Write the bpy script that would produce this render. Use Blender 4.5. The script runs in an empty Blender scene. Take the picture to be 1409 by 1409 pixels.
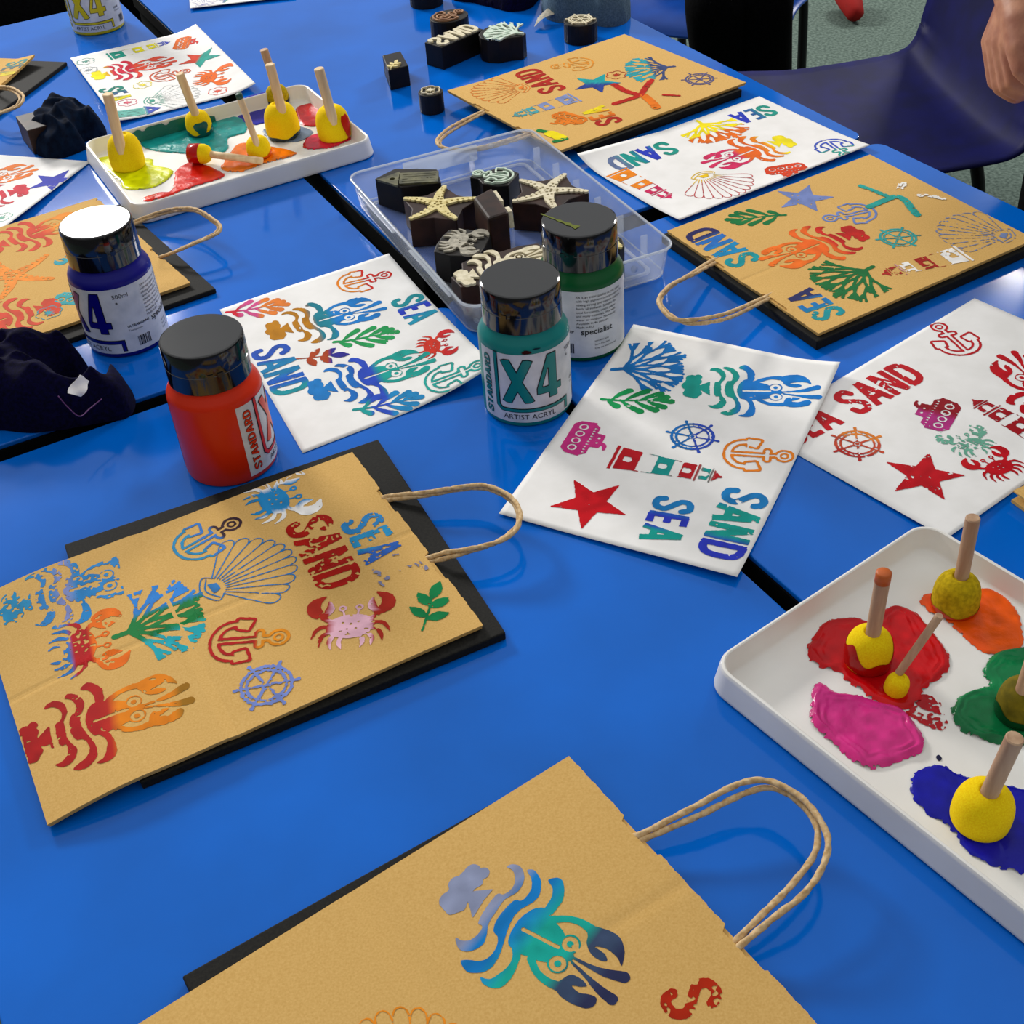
import bpy, math, random
import numpy as np
from mathutils import Vector, Matrix
random.seed(7)
sc = bpy.context.scene
COL = sc.collection
PI = math.pi
# ------------------------------------------------------------------ camera
FPX, PITCH, ROLL, CAMH = 1763.318, 0.699834, -0.082333, 0.69714
_f = np.array([0, math.cos(PITCH), -math.sin(PITCH)])
_r0 = np.array([1., 0, 0]); _u0 = np.cross(_r0, _f)
_r = _r0*math.cos(ROLL)+_u0*math.sin(ROLL)
_u = -_r0*math.sin(ROLL)+_u0*math.cos(ROLL)
CAMP = np.array([0, 0, CAMH])
cam_d = bpy.data.cameras.new('camera'); cam = bpy.data.objects.new('camera', cam_d); COL.objects.link(cam)
cam.matrix_world = Matrix(((_r[0], _u[0], -_f[0], 0), (_r[1], _u[1], -_f[1], 0), (_r[2], _u[2], -_f[2], CAMH), (0, 0, 0, 1)))
cam_d.sensor_width = 36; cam_d.lens = 36*FPX/1409; cam_d.clip_start = 0.01
sc.camera = cam

def ray(px, py):
    return _f*FPX+_r*(px-704.5)-_u*(py-704.5)
def T(px, py, z=0.):
    """point of the horizontal plane at height z seen at a pixel"""
    d = ray(px, py); return CAMP+d*((z-CAMH)/d[2])
def TD(px, py, dist):
    d = ray(px, py); return CAMP+d/np.linalg.norm(d)*dist
def near_vertical(px, py, base, lo=0.02, hi=0.2):
    """point on the sight line that comes closest to the vertical above base"""
    best = None
    for k in range(181):
        z = base[2]+lo+(hi-lo)*k/180
        P = T(px, py, z); e = math.hypot(P[0]-base[0], P[1]-base[1])
        if best is None or e < best[0]: best = (e, P)
    return best[1]

# ------------------------------------------------------------------ helpers
def lin(h):
    if not isinstance(h, str): return tuple(h)
    h = h.lstrip('#'); c = [int(h[i:i+2], 16)/255 for i in (0, 2, 4)]
    return tuple(x/12.92 if x <= .04045 else ((x+.055)/1.055)**2.4 for x in c)

def tag(o, label=None, cat=None, group=None, kind=None):
    if label: o['label'] = label
    if cat: o['category'] = cat
    if group: o['group'] = group
    if kind: o['kind'] = kind
    return o

ORG = {}
def thing(name, label, cat, loc, group=None):
    o = bpy.data.objects.new(name, None); COL.objects.link(o)
    o.location = tuple(loc); o.empty_display_size = .02
    ORG[o.name] = np.array(loc, float)
    return tag(o, label, cat, group)

def obj(name, verts, faces, mat, parent=None, smooth=False, cols=None, org=None):
    """one mesh object; verts are world points"""
    V = np.asarray(verts, float).reshape(-1, 3)
    if parent is not None: base = ORG[parent.name]
    elif org is not None: base = np.array(org, float)
    else: base = np.array([V[:, 0].mean(), V[:, 1].mean(), V[:, 2].min()])
    me = bpy.data.meshes.new(name)
    me.from_pydata((V-base).tolist(), [], [list(f) for f in faces])
    if cols is not None:
        at = me.color_attributes.new('ink', 'FLOAT_COLOR', 'POINT')
        c4 = np.ones((len(V), 4), np.float32); c4[:, :3] = cols
        at.data.foreach_set('color', c4.ravel())
    if mat: me.materials.append(mat)
    if smooth: me.polygons.foreach_set('use_smooth', [True]*len(me.polygons))
    me.update()
    o = bpy.data.objects.new(name, me); COL.objects.link(o)
    if parent is not None:
        o.parent = parent
        ORG[o.name] = base
    else:
        o.location = tuple(base); ORG[o.name] = base
    return o

class MB:
    def __init__(s): s.v = []; s.f = []
    def add(s, v, f):
        n = len(s.v); s.v += [tuple(p) for p in v]; s.f += [tuple(i+n for i in q) for q in f]; return s
    def box(s, c, e1, e2, h, w, d, z0):
        """box on axes e1,e2 (unit xy), sizes w,d, from z0 height h"""
        c = np.array(c[:2]); e1 = np.array(e1); e2 = np.array(e2)
        P = [c+e1*a*w/2+e2*b*d/2 for a, b in ((-1, -1), (1, -1), (1, 1), (-1, 1))]
        v = [(p[0], p[1], z0) for p in P]+[(p[0], p[1], z0+h) for p in P]
        return s.add(v, [(3, 2, 1, 0), (4, 5, 6, 7), (0, 1, 5, 4), (1, 2, 6, 5), (2, 3, 7, 6), (3, 0, 4, 7)])
    def tube(s, pts, rad, n=10, cap=True, closed=False):
        P = [np.array(p, float) for p in pts]; m = len(P)
        R = rad if hasattr(rad, '__len__') else [rad]*m
        tprev = None; N = None; rings = []
        for i in range(m):
            if closed: t = P[(i+1) % m]-P[i-1]
            else: t = P[min(i+1, m-1)]-P[max(i-1, 0)]
            t = t/(np.linalg.norm(t)+1e-12)
            if N is None:
                a = np.array([0, 0, 1.]) if abs(t[2]) < .9 else np.array([1., 0, 0])
                N = np.cross(t, a); N /= np.linalg.norm(N)
            else:
                N = N-t*(N@t); N /= np.linalg.norm(N)
            B = np.cross(t, N)
            rings.append([P[i]+(N*math.cos(2*PI*k/n)+B*math.sin(2*PI*k/n))*R[i] for k in range(n)])
        v = [p for r in rings for p in r]; f = []
        for i in range(m-1 if not closed else m):
            j = (i+1) % m
            for k in range(n):
                f.append((i*n+k, i*n+(k+1) % n, j*n+(k+1) % n, j*n+k))
        if cap and not closed:
            f.append(tuple(range(n))[::-1]); f.append(tuple((m-1)*n+k for k in range(n)))
        return s.add(v, f)
    def lathe(s, prof, c, n=48, tilt=None):
        """prof: list of (r,z) bottom to top, around the vertical at c; tilt: 3x3 matrix applied about c"""
        v = []; f = []; m = len(prof)
        for r, z in prof:
            for k in range(n):
                a = 2*PI*k/n; p = np.array([r*math.cos(a), r*math.sin(a), z])
                if tilt is not None: p = tilt@p
                v.append(p+np.array(c))
        for i in range(m-1):
            for k in range(n): f.append((i*n+k, i*n+(k+1) % n, (i+1)*n+(k+1) % n, (i+1)*n+k))
        f.append(tuple(range(n))[::-1]); f.append(tuple((m-1)*n+k for k in range(n)))
        return s.add(v, f)
    def build(s, name, mat, parent=None, smooth=False, org=None):
        return obj(name, s.v, s.f, mat, parent, smooth, None, org)

def autosmooth(o, ang=40):
    me = o.data
    try: me.set_sharp_from_angle(angle=math.radians(ang))
    except Exception: pass
    return o
def bevel(o, w, seg=2, lim=35):
    m = o.modifiers.new('bevel', 'BEVEL'); m.width = w; m.segments = seg; m.limit_method = 'ANGLE'; m.angle_limit = math.radians(lim)
    return o
def catmull(P, n=8, closed=False):
    P = [np.array(p, float) for p in P]; out = []; m = len(P)
    for i in range(m if closed else m-1):
        if closed: a, b, c, d = P[i-1], P[i], P[(i+1) % m], P[(i+2) % m]
        else: a, b, c, d = P[max(i-1, 0)], P[i], P[i+1], P[min(i+2, m-1)]
        for k in range(n):
            t = k/n
            out.append(.5*((2*b)+(c-a)*t+(2*a-5*b+4*c-d)*t*t+(3*b-a-3*c+d)*t**3))
    if not closed: out.append(P[-1])
    return out

# ------------------------------------------------------------------ materials
def nodes(name):
    m = bpy.data.materials.new(name); m.use_nodes = True
    nt = m.node_tree; b = nt.nodes['Principled BSDF']
    return m, nt, b
def simple(name, col, rough=.5, spec=.5, metal=0, sheen=0, sss=0):
    m, nt, b = nodes(name)
    b.inputs['Base Color'].default_value = (*lin(col), 1)
    b.inputs['Roughness'].default_value = rough
    b.inputs['Specular IOR Level'].default_value = spec
    b.inputs['Metallic'].default_value = metal
    if sheen: b.inputs['Sheen Weight'].default_value = sheen
    if sss:
        b.inputs['Subsurface Weight'].default_value = sss; b.inputs['Subsurface Radius'].default_value = (.01, .004, .002)
    return m
def noisy(name, c0, c1, scale=60, rough=.6, spec=.4, bump=0, bscale=None, detail=6, stretch=None, lo=.35, hi=.65, dist=.0005):
    m, nt, b = nodes(name); N = nt.nodes; L = nt.links
    tc = N.new('ShaderNodeTexCoord'); src = tc.outputs['Object']
    if stretch:
        mp = N.new('ShaderNodeMapping'); mp.inputs['Scale'].default_value = stretch
        L.new(src, mp.inputs['Vector']); src = mp.outputs['Vector']
    t = N.new('ShaderNodeTexNoise'); t.inputs['Scale'].default_value = scale; t.inputs['Detail'].default_value = detail
    L.new(src, t.inputs['Vector'])
    r = N.new('ShaderNodeValToRGB'); r.color_ramp.elements[0].position = lo; r.color_ramp.elements[1].position = hi
    r.color_ramp.elements[0].color = (*lin(c0), 1); r.color_ramp.elements[1].color = (*lin(c1), 1)
    L.new(t.outputs['Fac'], r.inputs['Fac']); L.new(r.outputs['Color'], b.inputs['Base Color'])
    b.inputs['Roughness'].default_value = rough; b.inputs['Specular IOR Level'].default_value = spec
    if bump:
        t2 = N.new('ShaderNodeTexNoise'); t2.inputs['Scale'].default_value = bscale or scale*2; t2.inputs['Detail'].default_value = 4
        L.new(src, t2.inputs['Vector'])
        bp = N.new('ShaderNodeBump'); bp.inputs['Strength'].default_value = bump; bp.inputs['Distance'].default_value = dist
        L.new(t2.outputs['Fac'], bp.inputs['Height']); L.new(bp.outputs['Normal'], b.inputs['Normal'])
    return m
def inkmat(name, rough, bump=0, bscale=400, spec=.5, dist=.0006):
    m, nt, b = nodes(name); N = nt.nodes; L = nt.links
    a = N.new('ShaderNodeAttribute'); a.attribute_name = 'ink'
    L.new(a.outputs['Color'], b.inputs['Base Color'])
    b.inputs['Roughness'].default_value = rough; b.inputs['Specular IOR Level'].default_value = spec
    if bump:
        tc = N.new('ShaderNodeTexCoord'); t2 = N.new('ShaderNodeTexNoise'); t2.inputs['Scale'].default_value = bscale; t2.inputs['Detail'].default_value = 5
        L.new(tc.outputs['Object'], t2.inputs['Vector'])
        bp = N.new('ShaderNodeBump'); bp.inputs['Strength'].default_value = bump; bp.inputs['Distance'].default_value = dist
        L.new(t2.outputs['Fac'], bp.inputs['Height']); L.new(bp.outputs['Normal'], b.inputs['Normal'])
    return m
M = {}
M['table'] = noisy('blue laminate', '#005cba', '#0067d0', 7, .10, .28, 0, 900, 8, lo=.3, hi=.7)
M['edge'] = simple('black edging', '#08080a', .6, .15)
M['metal'] = simple('dark metal', '#1a1b1e', .4, .5, .6)
M['kraft'] = noisy('kraft paper', '#cda25c', '#dbb26c', 700, .85, .08, .08, 2200, 8, lo=.3, hi=.7)
M['cord'] = noisy('twisted paper cord', '#c09a66', '#dfc294', 300, .7, .25, .15, 1200)
M['paper'] = noisy('white paper', '#e6e4e0', '#efedea', 30, .7, .25)
M['board'] = noisy('black foam board', '#0d0c0a', '#1b1a15', 500, .8, .25, .2, 1500)
M['ink'] = inkmat('stamped paint', .6, .08, 900, .06)
M['wet'] = inkmat('wet acrylic paint', .22, .22, 200, .22, .0015)
M['tray'] = noisy('white tray plastic', '#e9e6df', '#f2f0ea', 15, .35, .5)
M['capblack'] = simple('black cap plastic', '#0b0b0c', .1, .8)
M['label'] = noisy('white label', '#c9cdd2', '#dfe1e4', 60, .4, .4)
M['dark'] = simple('dark print', '#0e1216', .5)
M['stick'] = noisy('pale wood dowel', '#d6b283', '#ecd0a4', 120, .6, .3, .1, 400, stretch=(1, 1, .12))
M['stickgrey'] = noisy('used wood dowel', '#b08a6c', '#cfae8c', 120, .6, .3, .1, 400, stretch=(1, 1, .12))
M['sponge'] = noisy('yellow sponge', '#efc60a', '#f8da18', 900, .9, .1, .35, 1600)
M['spongeold'] = noisy('stained sponge', '#a98f10', '#cbad16', 300, .9, .1, .35, 1600)
M['spongegreen'] = noisy('green stained sponge', '#5a5208', '#80700f', 90, .8, .2, .35, 1600)
M['block'] = noisy('dark stained wood', '#060504', '#18100b', 60, .5, .3, .15, 300)
M['blockbrown'] = noisy('brown stained wood', '#1c0e08', '#3a2015', 50, .55, .3, .15, 300)
M['relief'] = noisy('pale carved relief', '#c9be9c', '#e6dcc0', 200, .6, .3)
M['reliefgrey'] = noisy('grey carved relief', '#8f8a7c', '#bdb6a4', 200, .5, .3)
M['reliefmint'] = noisy('mint stained relief', '#b4cbb7', '#dbe6d6', 200, .5, .3)
M['reliefyellow'] = noisy('cream yellow relief', '#cdbb78', '#e6d79c', 200, .5, .3)
M['reliefdark'] = noisy('dark carved relief', '#3c3c28', '#6f6c4c', 90, .35, .5)
M['reliefbrown'] = noisy('brown carved relief', '#7a5237', '#b58a66', 90, .45, .4)
M['navy'] = noisy('navy cloth', '#05041a', '#0b0830', 300, .95, .1, .3, 900)
M['teal_cloth'] = noisy('dark teal navy cloth', '#020a1c', '#06182f', 120, .95, .1, .4, 900)
M['denim'] = noisy('grey denim cloth', '#475c6e', '#5f7686', 420, .9, .1, .4, 900)
M['blackcloth'] = noisy('black cloth', '#030304', '#0a0a0c', 200, .95, .05)
M['chair'] = noisy('navy chair plastic', '#02053e', '#040850', 20, .6, .18, .06, 1200)
M['chair2'] = noisy('blue chair plastic', '#0b46a4', '#0d4fb4', 20, .4, .4, .06, 1200)
M['carpet'] = noisy('grey green carpet', '#43504a', '#66756c', 120, .95, .1, .12, 300, 8, dist=.004)
M['skin'] = noisy('skin', '#a5674f', '#c98d6c', 45, .5, .4, .25, 250, 6)
M['stitch'] = simple('purple stitching', '#5a2a63', .8)
M['red'] = simple('red shoe fabric', '#8e1410', .8, .2)
# clear plastic: mostly see-through, a little milky, glossy
def clear(milk=.17, name='clear plastic'):
    m, nt, b = nodes(name); N = nt.nodes; L = nt.links
    out = N['Material Output']
    tr = N.new('ShaderNodeBsdfTransparent'); tr.inputs['Color'].default_value = (.93, .95, .97, 1)
    di = N.new('ShaderNodeBsdfDiffuse'); di.inputs['Color'].default_value = (.85, .88, .92, 1)
    tl = N.new('ShaderNodeBsdfTranslucent'); tl.inputs['Color'].default_value = (.85, .88, .92, 1)
    gl = N.new('ShaderNodeBsdfGlossy'); gl.inputs['Roughness'].default_value = .12
    mk = N.new('ShaderNodeMixShader'); mk.inputs['Fac'].default_value = .5
    L.new(di.outputs[0], mk.inputs[1]); L.new(tl.outputs[0], mk.inputs[2])
    m1 = N.new('ShaderNodeMixShader'); m1.inputs['Fac'].default_value = milk
    L.new(tr.outputs[0], m1.inputs[1]); L.new(mk.outputs[0], m1.inputs[2])
    fr = N.new('ShaderNodeFresnel'); ge = N.new('ShaderNodeNewGeometry'); ma = N.new('ShaderNodeMath'); ma.operation = 'MULTIPLY_ADD'
    L.new(ge.outputs['Backfacing'], ma.inputs[0]); ma.inputs[1].default_value = 1/1.45-1.45; ma.inputs[2].default_value = 1.45; L.new(ma.outputs[0], fr.inputs['IOR'])
    m2 = N.new('ShaderNodeMixShader')
    L.new(fr.outputs[0], m2.inputs['Fac']); L.new(m1.outputs[0], m2.inputs[1]); L.new(gl.outputs[0], m2.inputs[2])
    L.new(m2.outputs[0], out.inputs['Surface'])
    nt.nodes.remove(b)
    return m
M['clear'] = clear(); M['clearedge'] = clear(.5, 'milky plastic edge')

# ------------------------------------------------------------------ 2-D field engine (stamped motifs)
class Field:
    """a drawing in millimetres held as a signed distance (negative inside)"""
    def __init__(s, x0, x1, y0, y1, step):
        s.xs = np.arange(x0, x1+step, step); s.ys = np.arange(y0, y1+step, step)
        s.X, s.Y = np.meshgrid(s.xs, s.ys); s.F = np.full(s.X.shape, 1e3)
    def seg(s, p, q, r0, r1=None):
        r1 = r0 if r1 is None else r1
        d = np.array(q, float)-p; L = d@d+1e-9
        t = np.clip(((s.X-p[0])*d[0]+(s.Y-p[1])*d[1])/L, 0, 1)
        return np.hypot(s.X-p[0]-t*d[0], s.Y-p[1]-t*d[1])-(r0+(r1-r0)*t)
    def path(s, pts, rad, n=6, smooth=True):
        R = list(rad) if hasattr(rad, '__len__') else [rad]*len(pts)
        Q = [np.array([*p, r]) for p, r in zip(pts, R)]
        if smooth and len(Q) > 2: Q = catmull(Q, n)
        F = np.full(s.X.shape, 1e3)
        for a, b in zip(Q[:-1], Q[1:]): F = np.minimum(F, s.seg(a[:2], b[:2], max(a[2], .1), max(b[2], .1)))
        return F
    def ell(s, cx, cy, rx, ry=None, rot=0):
        ry = rx if ry is None else ry
        c, n = math.cos(rot), math.sin(rot)
        x = (s.X-cx)*c+(s.Y-cy)*n; y = -(s.X-cx)*n+(s.Y-cy)*c
        return (np.hypot(x/rx, y/ry)-1)*min(rx, ry)
    def poly(s, P):
        P = np.array(P, float); n = len(P)
        D = np.full(s.X.shape, 1e9); ins = np.zeros(s.X.shape, bool)
        for i in range(n):
            a, b = P[i], P[(i+1) % n]; D = np.minimum(D, s.seg(a, b, 0))
            if a[1] != b[1]:
                c = ((a[1] > s.Y) != (b[1] > s.Y)) & (s.X < (b[0]-a[0])*(s.Y-a[1])/(b[1]-a[1])+a[0])
                ins ^= c
        return np.where(ins, -D, D)
    def bar(s, p, q, w):
        p = np.array(p, float); q = np.array(q, float); d = (q-p)/np.linalg.norm(q-p); n = np.array([-d[1], d[0]])*w/2
        return s.poly([p+n, q+n, q-n, p-n])
    def add(s, f): s.F = np.minimum(s.F, f); return s
    def sub(s, f): s.F = np.maximum(s.F, -f); return s

def vnoise(X, Y, scale, seed):
    rng = np.random.RandomState(seed); tab = rng.rand(64, 64)
    x = X/scale+100; y = Y/scale+100; i = np.floor(x).astype(int); j = np.floor(y).astype(int); fx = x-i; fy = y-j
    fx = fx*fx*(3-2*fx); fy = fy*fy*(3-2*fy); i %= 63; j %= 63
    return (tab[j, i]*(1-fx)+tab[j, i+1]*fx)*(1-fy)+(tab[j+1, i]*(1-fx)+tab[j+1, i+1]*fx)*fy

def march(F, xs, ys, run=8, merge=True):
    """marching squares: vertices (2-D), faces, border edges"""
    ins = F < 0
    q = ins[:-1, :-1].astype(int)+ins[:-1, 1:]+ins[1:, :-1]+ins[1:, 1:]
    V = []; Fc = []; E = []
    ny, nx = q.shape
    vid = {}
    def vert(key, x, y):
        if key in vid: return vid[key]
        vid[key] = len(V); V.append((x, y)); return vid[key]
    def gv(j, i): return vert((j, i), xs[i], ys[j])
    full = q == 4
    for j in range(ny):
        row = full[j]
        if not row.any(): continue
        i = 0
        while i < nx:
            if row[i]:
                k = i+1
                if merge:
                    while k < nx and row[k] and k-i < run: k += 1
                Fc.append((gv(j, i), gv(j, k), gv(j+1, k), gv(j+1, i))); i = k
            else: i += 1
    for j, i in np.argwhere((q > 0) & (q < 4)):
        cs = ((j, i), (j, i+1), (j+1, i+1), (j+1, i)); out = []; mark = []
        for k in range(4):
            a, b = cs[k], cs[(k+1) % 4]; fa, fb = F[a], F[b]
            if fa < 0: out.append(gv(*a)); mark.append(0)
            if (fa < 0) != (fb < 0):
                t = fa/(fa-fb); key = (min(a, b), max(a, b))
                out.append(vert(key, xs[a[1]]+(xs[b[1]]-xs[a[1]])*t, ys[a[0]]+(ys[b[0]]-ys[a[0]])*t)); mark.append(1 if fa < 0 else 2)
        if len(out) > 2:
            Fc.append(tuple(out))
            for k in range(len(out)):
                if mark[k] == 1 and mark[(k+1) % len(out)] == 2: E.append((out[k], out[(k+1) % len(out)]))
    return np.array(V).reshape(-1, 2), Fc, E

MOT = {}
def motif(name, step):
    k = (name, step)
    if k not in MOT: MOT[k] = DRAW[name](step)
    return MOT[k]
mir = lambda pts: [(-x, y) for x, y in pts]

LOB = dict(
    tail=[(3.3,0.6),(4.4,5.0),(2.4,9.8),(-2.0,13.2),(-7.5,12.1),(-16.2,11.9),(-21.5,14.3),(-27.0,11.7),(-30.7,6.9),(-29.6,2.9),(-23.7,-0.6),(-15.4,-2.0),(-5.3,-2.2),(1.5,-0.9)],
    fin=[(-15.0,11.9),(-21.1,22.0),(-12.7,20.7),(1.4,20.4),(-8.3,11.6)],
    b1=[(-38.5,22.0),(-41.7,24.4),(-42.2,29.8),(-37.7,34.7),(-32.2,36.6),(-25.3,36.0),(-18.0,31.8),(-9.8,31.1),(0.0,30.6),(6.7,33.1),(13.2,34.3),(19.3,31.2),(22.1,27.0),(21.7,22.1),(16.6,17.5),(16.9,21.8),(14.4,26.2),(8.9,28.5),(3.5,28.4),(2.7,25.1),(-4.9,24.2),(-13.3,24.8),(-19.6,26.1),(-20.5,29.5),(-25.9,32.0),(-31.5,31.6),(-36.7,28.2),(-38.2,25.0)],
    b2=[(-41.7,34.6),(-43.6,38.4),(-40.6,43.6),(-36.4,46.9),(-28.3,49.2),(-21.5,46.8),(-15.7,43.3),(-8.6,42.0),(0.3,43.1),(7.3,44.7),(17.2,46.5),(26.2,45.1),(31.0,39.9),(32.6,33.6),(28.6,27.8),(26.1,31.4),(23.7,37.9),(18.8,41.7),(11.7,42.1),(5.8,39.9),(3.2,35.6),(-4.7,33.9),(-13.4,35.1),(-20.3,37.5),(-21.6,41.3),(-27.8,42.9),(-33.3,42.2),(-38.4,38.8)],
    legu=[(-41.3,49.2),(-45.4,55.2),(-41.0,60.0),(-33.5,63.2),(-26.8,62.9),(-20.3,61.2),(-20.3,56.1),(-24.4,56.2),(-31.8,56.4),(-37.3,54.1)],
    legl=[(7.6,50.6),(13.7,53.8),(20.4,53.9),(27.0,51.1),(31.5,48.0),(32.5,42.9),(35.5,47.4),(34.8,54.0),(30.4,57.9),(23.8,59.2),(15.9,58.6),(8.6,56.5)],
    body=[(-22.6,54.2),(-18.8,49.7),(-11.5,46.2),(-3.9,45.2),(3.6,46.0),(7.4,47.9),(8.5,51.8),(9.9,56.8),(8.7,62.5),(8.9,68.2),(7.1,74.3),(3.0,80.5),(0.8,85.0),(-2.5,85.5),(-6.0,81.7),(-13.1,74.0),(-15.8,69.9),(-18.7,62.7),(-21.8,57.6)],
    slot=[(-5.1,51.1),(-3.7,74.5)],
    eyes=[(-8.6,80.1),(5.7,78.9)],
    armu=[(-18.0,63.0),(-22.8,72.0),(-23.9,80.0),(-22.8,86.1)],
    clu=[(-23.3,83.8),(-25.2,87.8),(-26.6,95.5),(-25.1,103.8),(-18.2,110.1),(-9.1,112.4),(-12.7,108.1),(-15.0,100.9),(-13.4,93.4),(-11.7,100.4),(-8.3,103.7),(-6.8,99.2),(-8.6,92.9),(-13.1,88.4),(-17.7,86.9)],
    arml=[(9.6,63.7),(15.5,70.2),(18.1,78.5),(18.1,86.0)],
    cll=[(16.9,84.0),(13.2,85.6),(8.4,88.7),(8.4,95.5),(10.6,100.0),(12.7,96.9),(14.3,91.9),(16.3,97.3),(14.8,103.3),(14.8,107.7),(19.1,108.7),(23.0,105.2),(24.0,97.7),(23.2,90.5),(20.6,85.5)],
    antu=[(-1.6,85.2),(-0.8,96.6),(-1.1,105.9),(-3.3,116.4)],
    antl=[(1.4,86.0),(5.8,97.7),(9.5,106.8),(11.8,115.9)])
def d_lobster(st):
    f = Field(-47, 47, -4, 126, st)
    A = np.array([-15.4, -2.]); B = np.array([4.25, 116.1]); e = (B-A)/np.linalg.norm(B-A); u = np.array([e[1], -e[0]]); k = 122/np.linalg.norm(B-A)
    q = {n: [((np.array(p)-A)@u*k, (np.array(p)-A)@e*k) for p in P] for n, P in LOB.items()}
    for n in ('tail', 'fin', 'b1', 'b2', 'legu', 'legl', 'body', 'clu', 'cll'): f.add(f.poly([tuple(p) for p in catmull(q[n], 3, True)] if n not in ('fin',) else q[n]))
    for x, y, r in ((-12, 5, 6), (12, 5, 6), (0, 2.5, 6), (-15, 11, 4.5), (15, 11, 4.5)): f.add(f.ell(x, y, r, r*.85))
    f.add(f.path(q['armu'], [2.6, 2.2, 2.4, 3])).add(f.path(q['arml'], [2.4, 2.2, 2.4, 3]))
    f.add(f.path(q['antu'], [.8, 1.4, 2.6, 3.6])).add(f.path(q['antl'], [.8, 1.4, 2.6, 3.4]))
    f.sub(f.seg(q['slot'][0], q['slot'][1], 1.3))
    for p in q['eyes']: f.add(f.ell(p[0], p[1], 6.2)); f.sub(np.abs(f.ell(p[0], p[1], 3.6))-1.5)
    return f
def d_crab(st):
    f = Field(-36, 36, -2, 60, st)
    f.add(f.ell(0, 22, 19, 12.5))
    for sg in (1, -1):
        P = lambda pts: [(sg*x, y) for x, y in pts]
        f.add(f.path(P([(14, 28), (20, 32), (22, 36)]), [2, 2, 2.5]))
        f.add(f.path(P([(21, 35), (28, 41), (28, 50), (20, 57)]), [3.4, 5.6, 4.6, .8]))
        f.add(f.path(P([(20, 36), (16, 43), (17, 51)]), [2.6, 3.4, .8]))
        f.add(f.path(P([(5, 32), (6, 40)]), .8)); f.add(np.abs(f.ell(sg*6.5, 42, 2.4))-.8)
        for L in ([(16, 24), (25, 22), (30, 12)], [(15, 18), (22, 13), (24, 3)], [(12, 14), (16, 8), (15, 0)], [(7, 12), (9, 5), (7, -1)]):
            f.add(f.path(P(L), [1.4, 1.9, .5]))
    for x, y in ((-6, 26), (0, 24), (6, 26), (-3, 19), (4, 19)): f.sub(f.ell(x, y, 1.1))
    return f
def d_anchor(st):
    f = Field(-27, 27, -3, 63, st); g = Field(-27, 27, -3, 63, st)
    g.add(g.seg((0, 5), (0, 46), 2.5)).add(g.seg((-6, 37), (6, 37), 3))
    g.add(g.path([(-18, 24), (-16, 12), (-9, 5), (0, 3), (9, 5), (16, 12), (18, 24)], 3.4))
    for s in (1, -1): g.add(g.poly([(s*20, 30), (s*11, 27), (s*13, 20), (s*21.5, 20)])-2)
    g.add(g.ell(0, 51.5, 7.5))
    f.F = np.abs(g.F)-1.25
    f.add(np.abs(f.ell(0, 51.5, 3.2))-.9)
    return f
def d_shell(st):
    f = Field(-46, 46, -3, 86, st); N = 11; A = 66
    ang = [math.radians(-A+2*A*k/N) for k in range(N+1)]
    for a in ang: f.add(f.seg((math.sin(a)*12, 10+math.cos(a)*10), (math.sin(a)*(46-6*0), 10+math.cos(a)*62), .5, .45))
    for k in range(N):
        a, b = ang[k], ang[k+1]; c = (a+b)/2; R = lambda t, s: (math.sin(t)*46*s, 10+math.cos(t)*62*s)
        f.add(f.path([R(a, 1), R(a*.7+c*.3, 1.1), R(c, 1.135), R(b*.7+c*.3, 1.1), R(b, 1)], .5))
    f.add(f.path([(-11, 15), (-16, 8), (-8, 2), (0, 0), (8, 2), (16, 8), (11, 15)], .55))
    f.add(f.path([(-13, 10), (0, 4), (13, 10)], .6)).add(f.poly([(-7, 8), (7, 8), (4, 15), (-4, 15)]))
    return f
def d_coral(st):
    f = Field(-42, 42, -3, 78, st); rng = random.Random(3)
    def br(x, y, a, L, r, d):
        x2, y2 = x+math.sin(a)*L, y+math.cos(a)*L
        f.add(f.seg((x, y), (x2, y2), r, r*.8))
        if d == 0:
            f.add(f.ell(x2, y2, r*1.12)); return
        for da in ((-.36, .3) if d > 1 else (-.38, 0.02, .36)):
            br(x2, y2, a*.96+da+rng.uniform(-.07, .07), L*rng.uniform(.78, .98), max(r*.88, 1.25), d-1)
    f.add(f.seg((0, 0), (0, 12), 2.6, 2.4))
    for a in (-1.05, -.62, -.22, .18, .58, 1.02): br(0, 11, a, 17, 2.2, 3 if abs(a) < .7 else 2)
    return f
def d_sprig(st):
    f = Field(-30, 30, -3, 72, st)
    f.add(f.path([(0, 0), (1, 20), (-1, 40), (0, 58)], [2, 1.3, 1, .9]))
    for y, L, s in ((5, 14, 1), (9, 22, -1), (17, 26, 1), (22, 25, -1), (30, 25, 1), (35, 22, -1), (42, 18, 1), (46, 15, -1)):
        a = .85-.008*y; f.add(f.path([(0, y), (s*L*math.sin(a)*.55, y+L*math.cos(a)*.45), (s*L*math.sin(a), y+L*math.cos(a))], [1, 2.7, 3.9]))
    f.add(f.seg((0, 55), (0, 64), 1.6, 3.9))
    return f
def d_leaf(st):
    f = Field(-20, 20, -3, 58, st)
    f.add(f.path([(-1, 0), (0, 18), (0, 36)], [.9, .8, .7]))
    for p, q, w in (((0, 12), (16, 20), 4.6), ((0, 14), (-15, 24), 4.2), ((0, 25), (14, 36), 4.8), ((0, 27), (-12, 40), 4.6), ((0, 34), (3, 54), 4.8)):
        m = ((p[0]+q[0])/2, (p[1]+q[1])/2); f.add(f.path([p, m, q], [.6, w, .5], 8))
    return f
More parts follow.
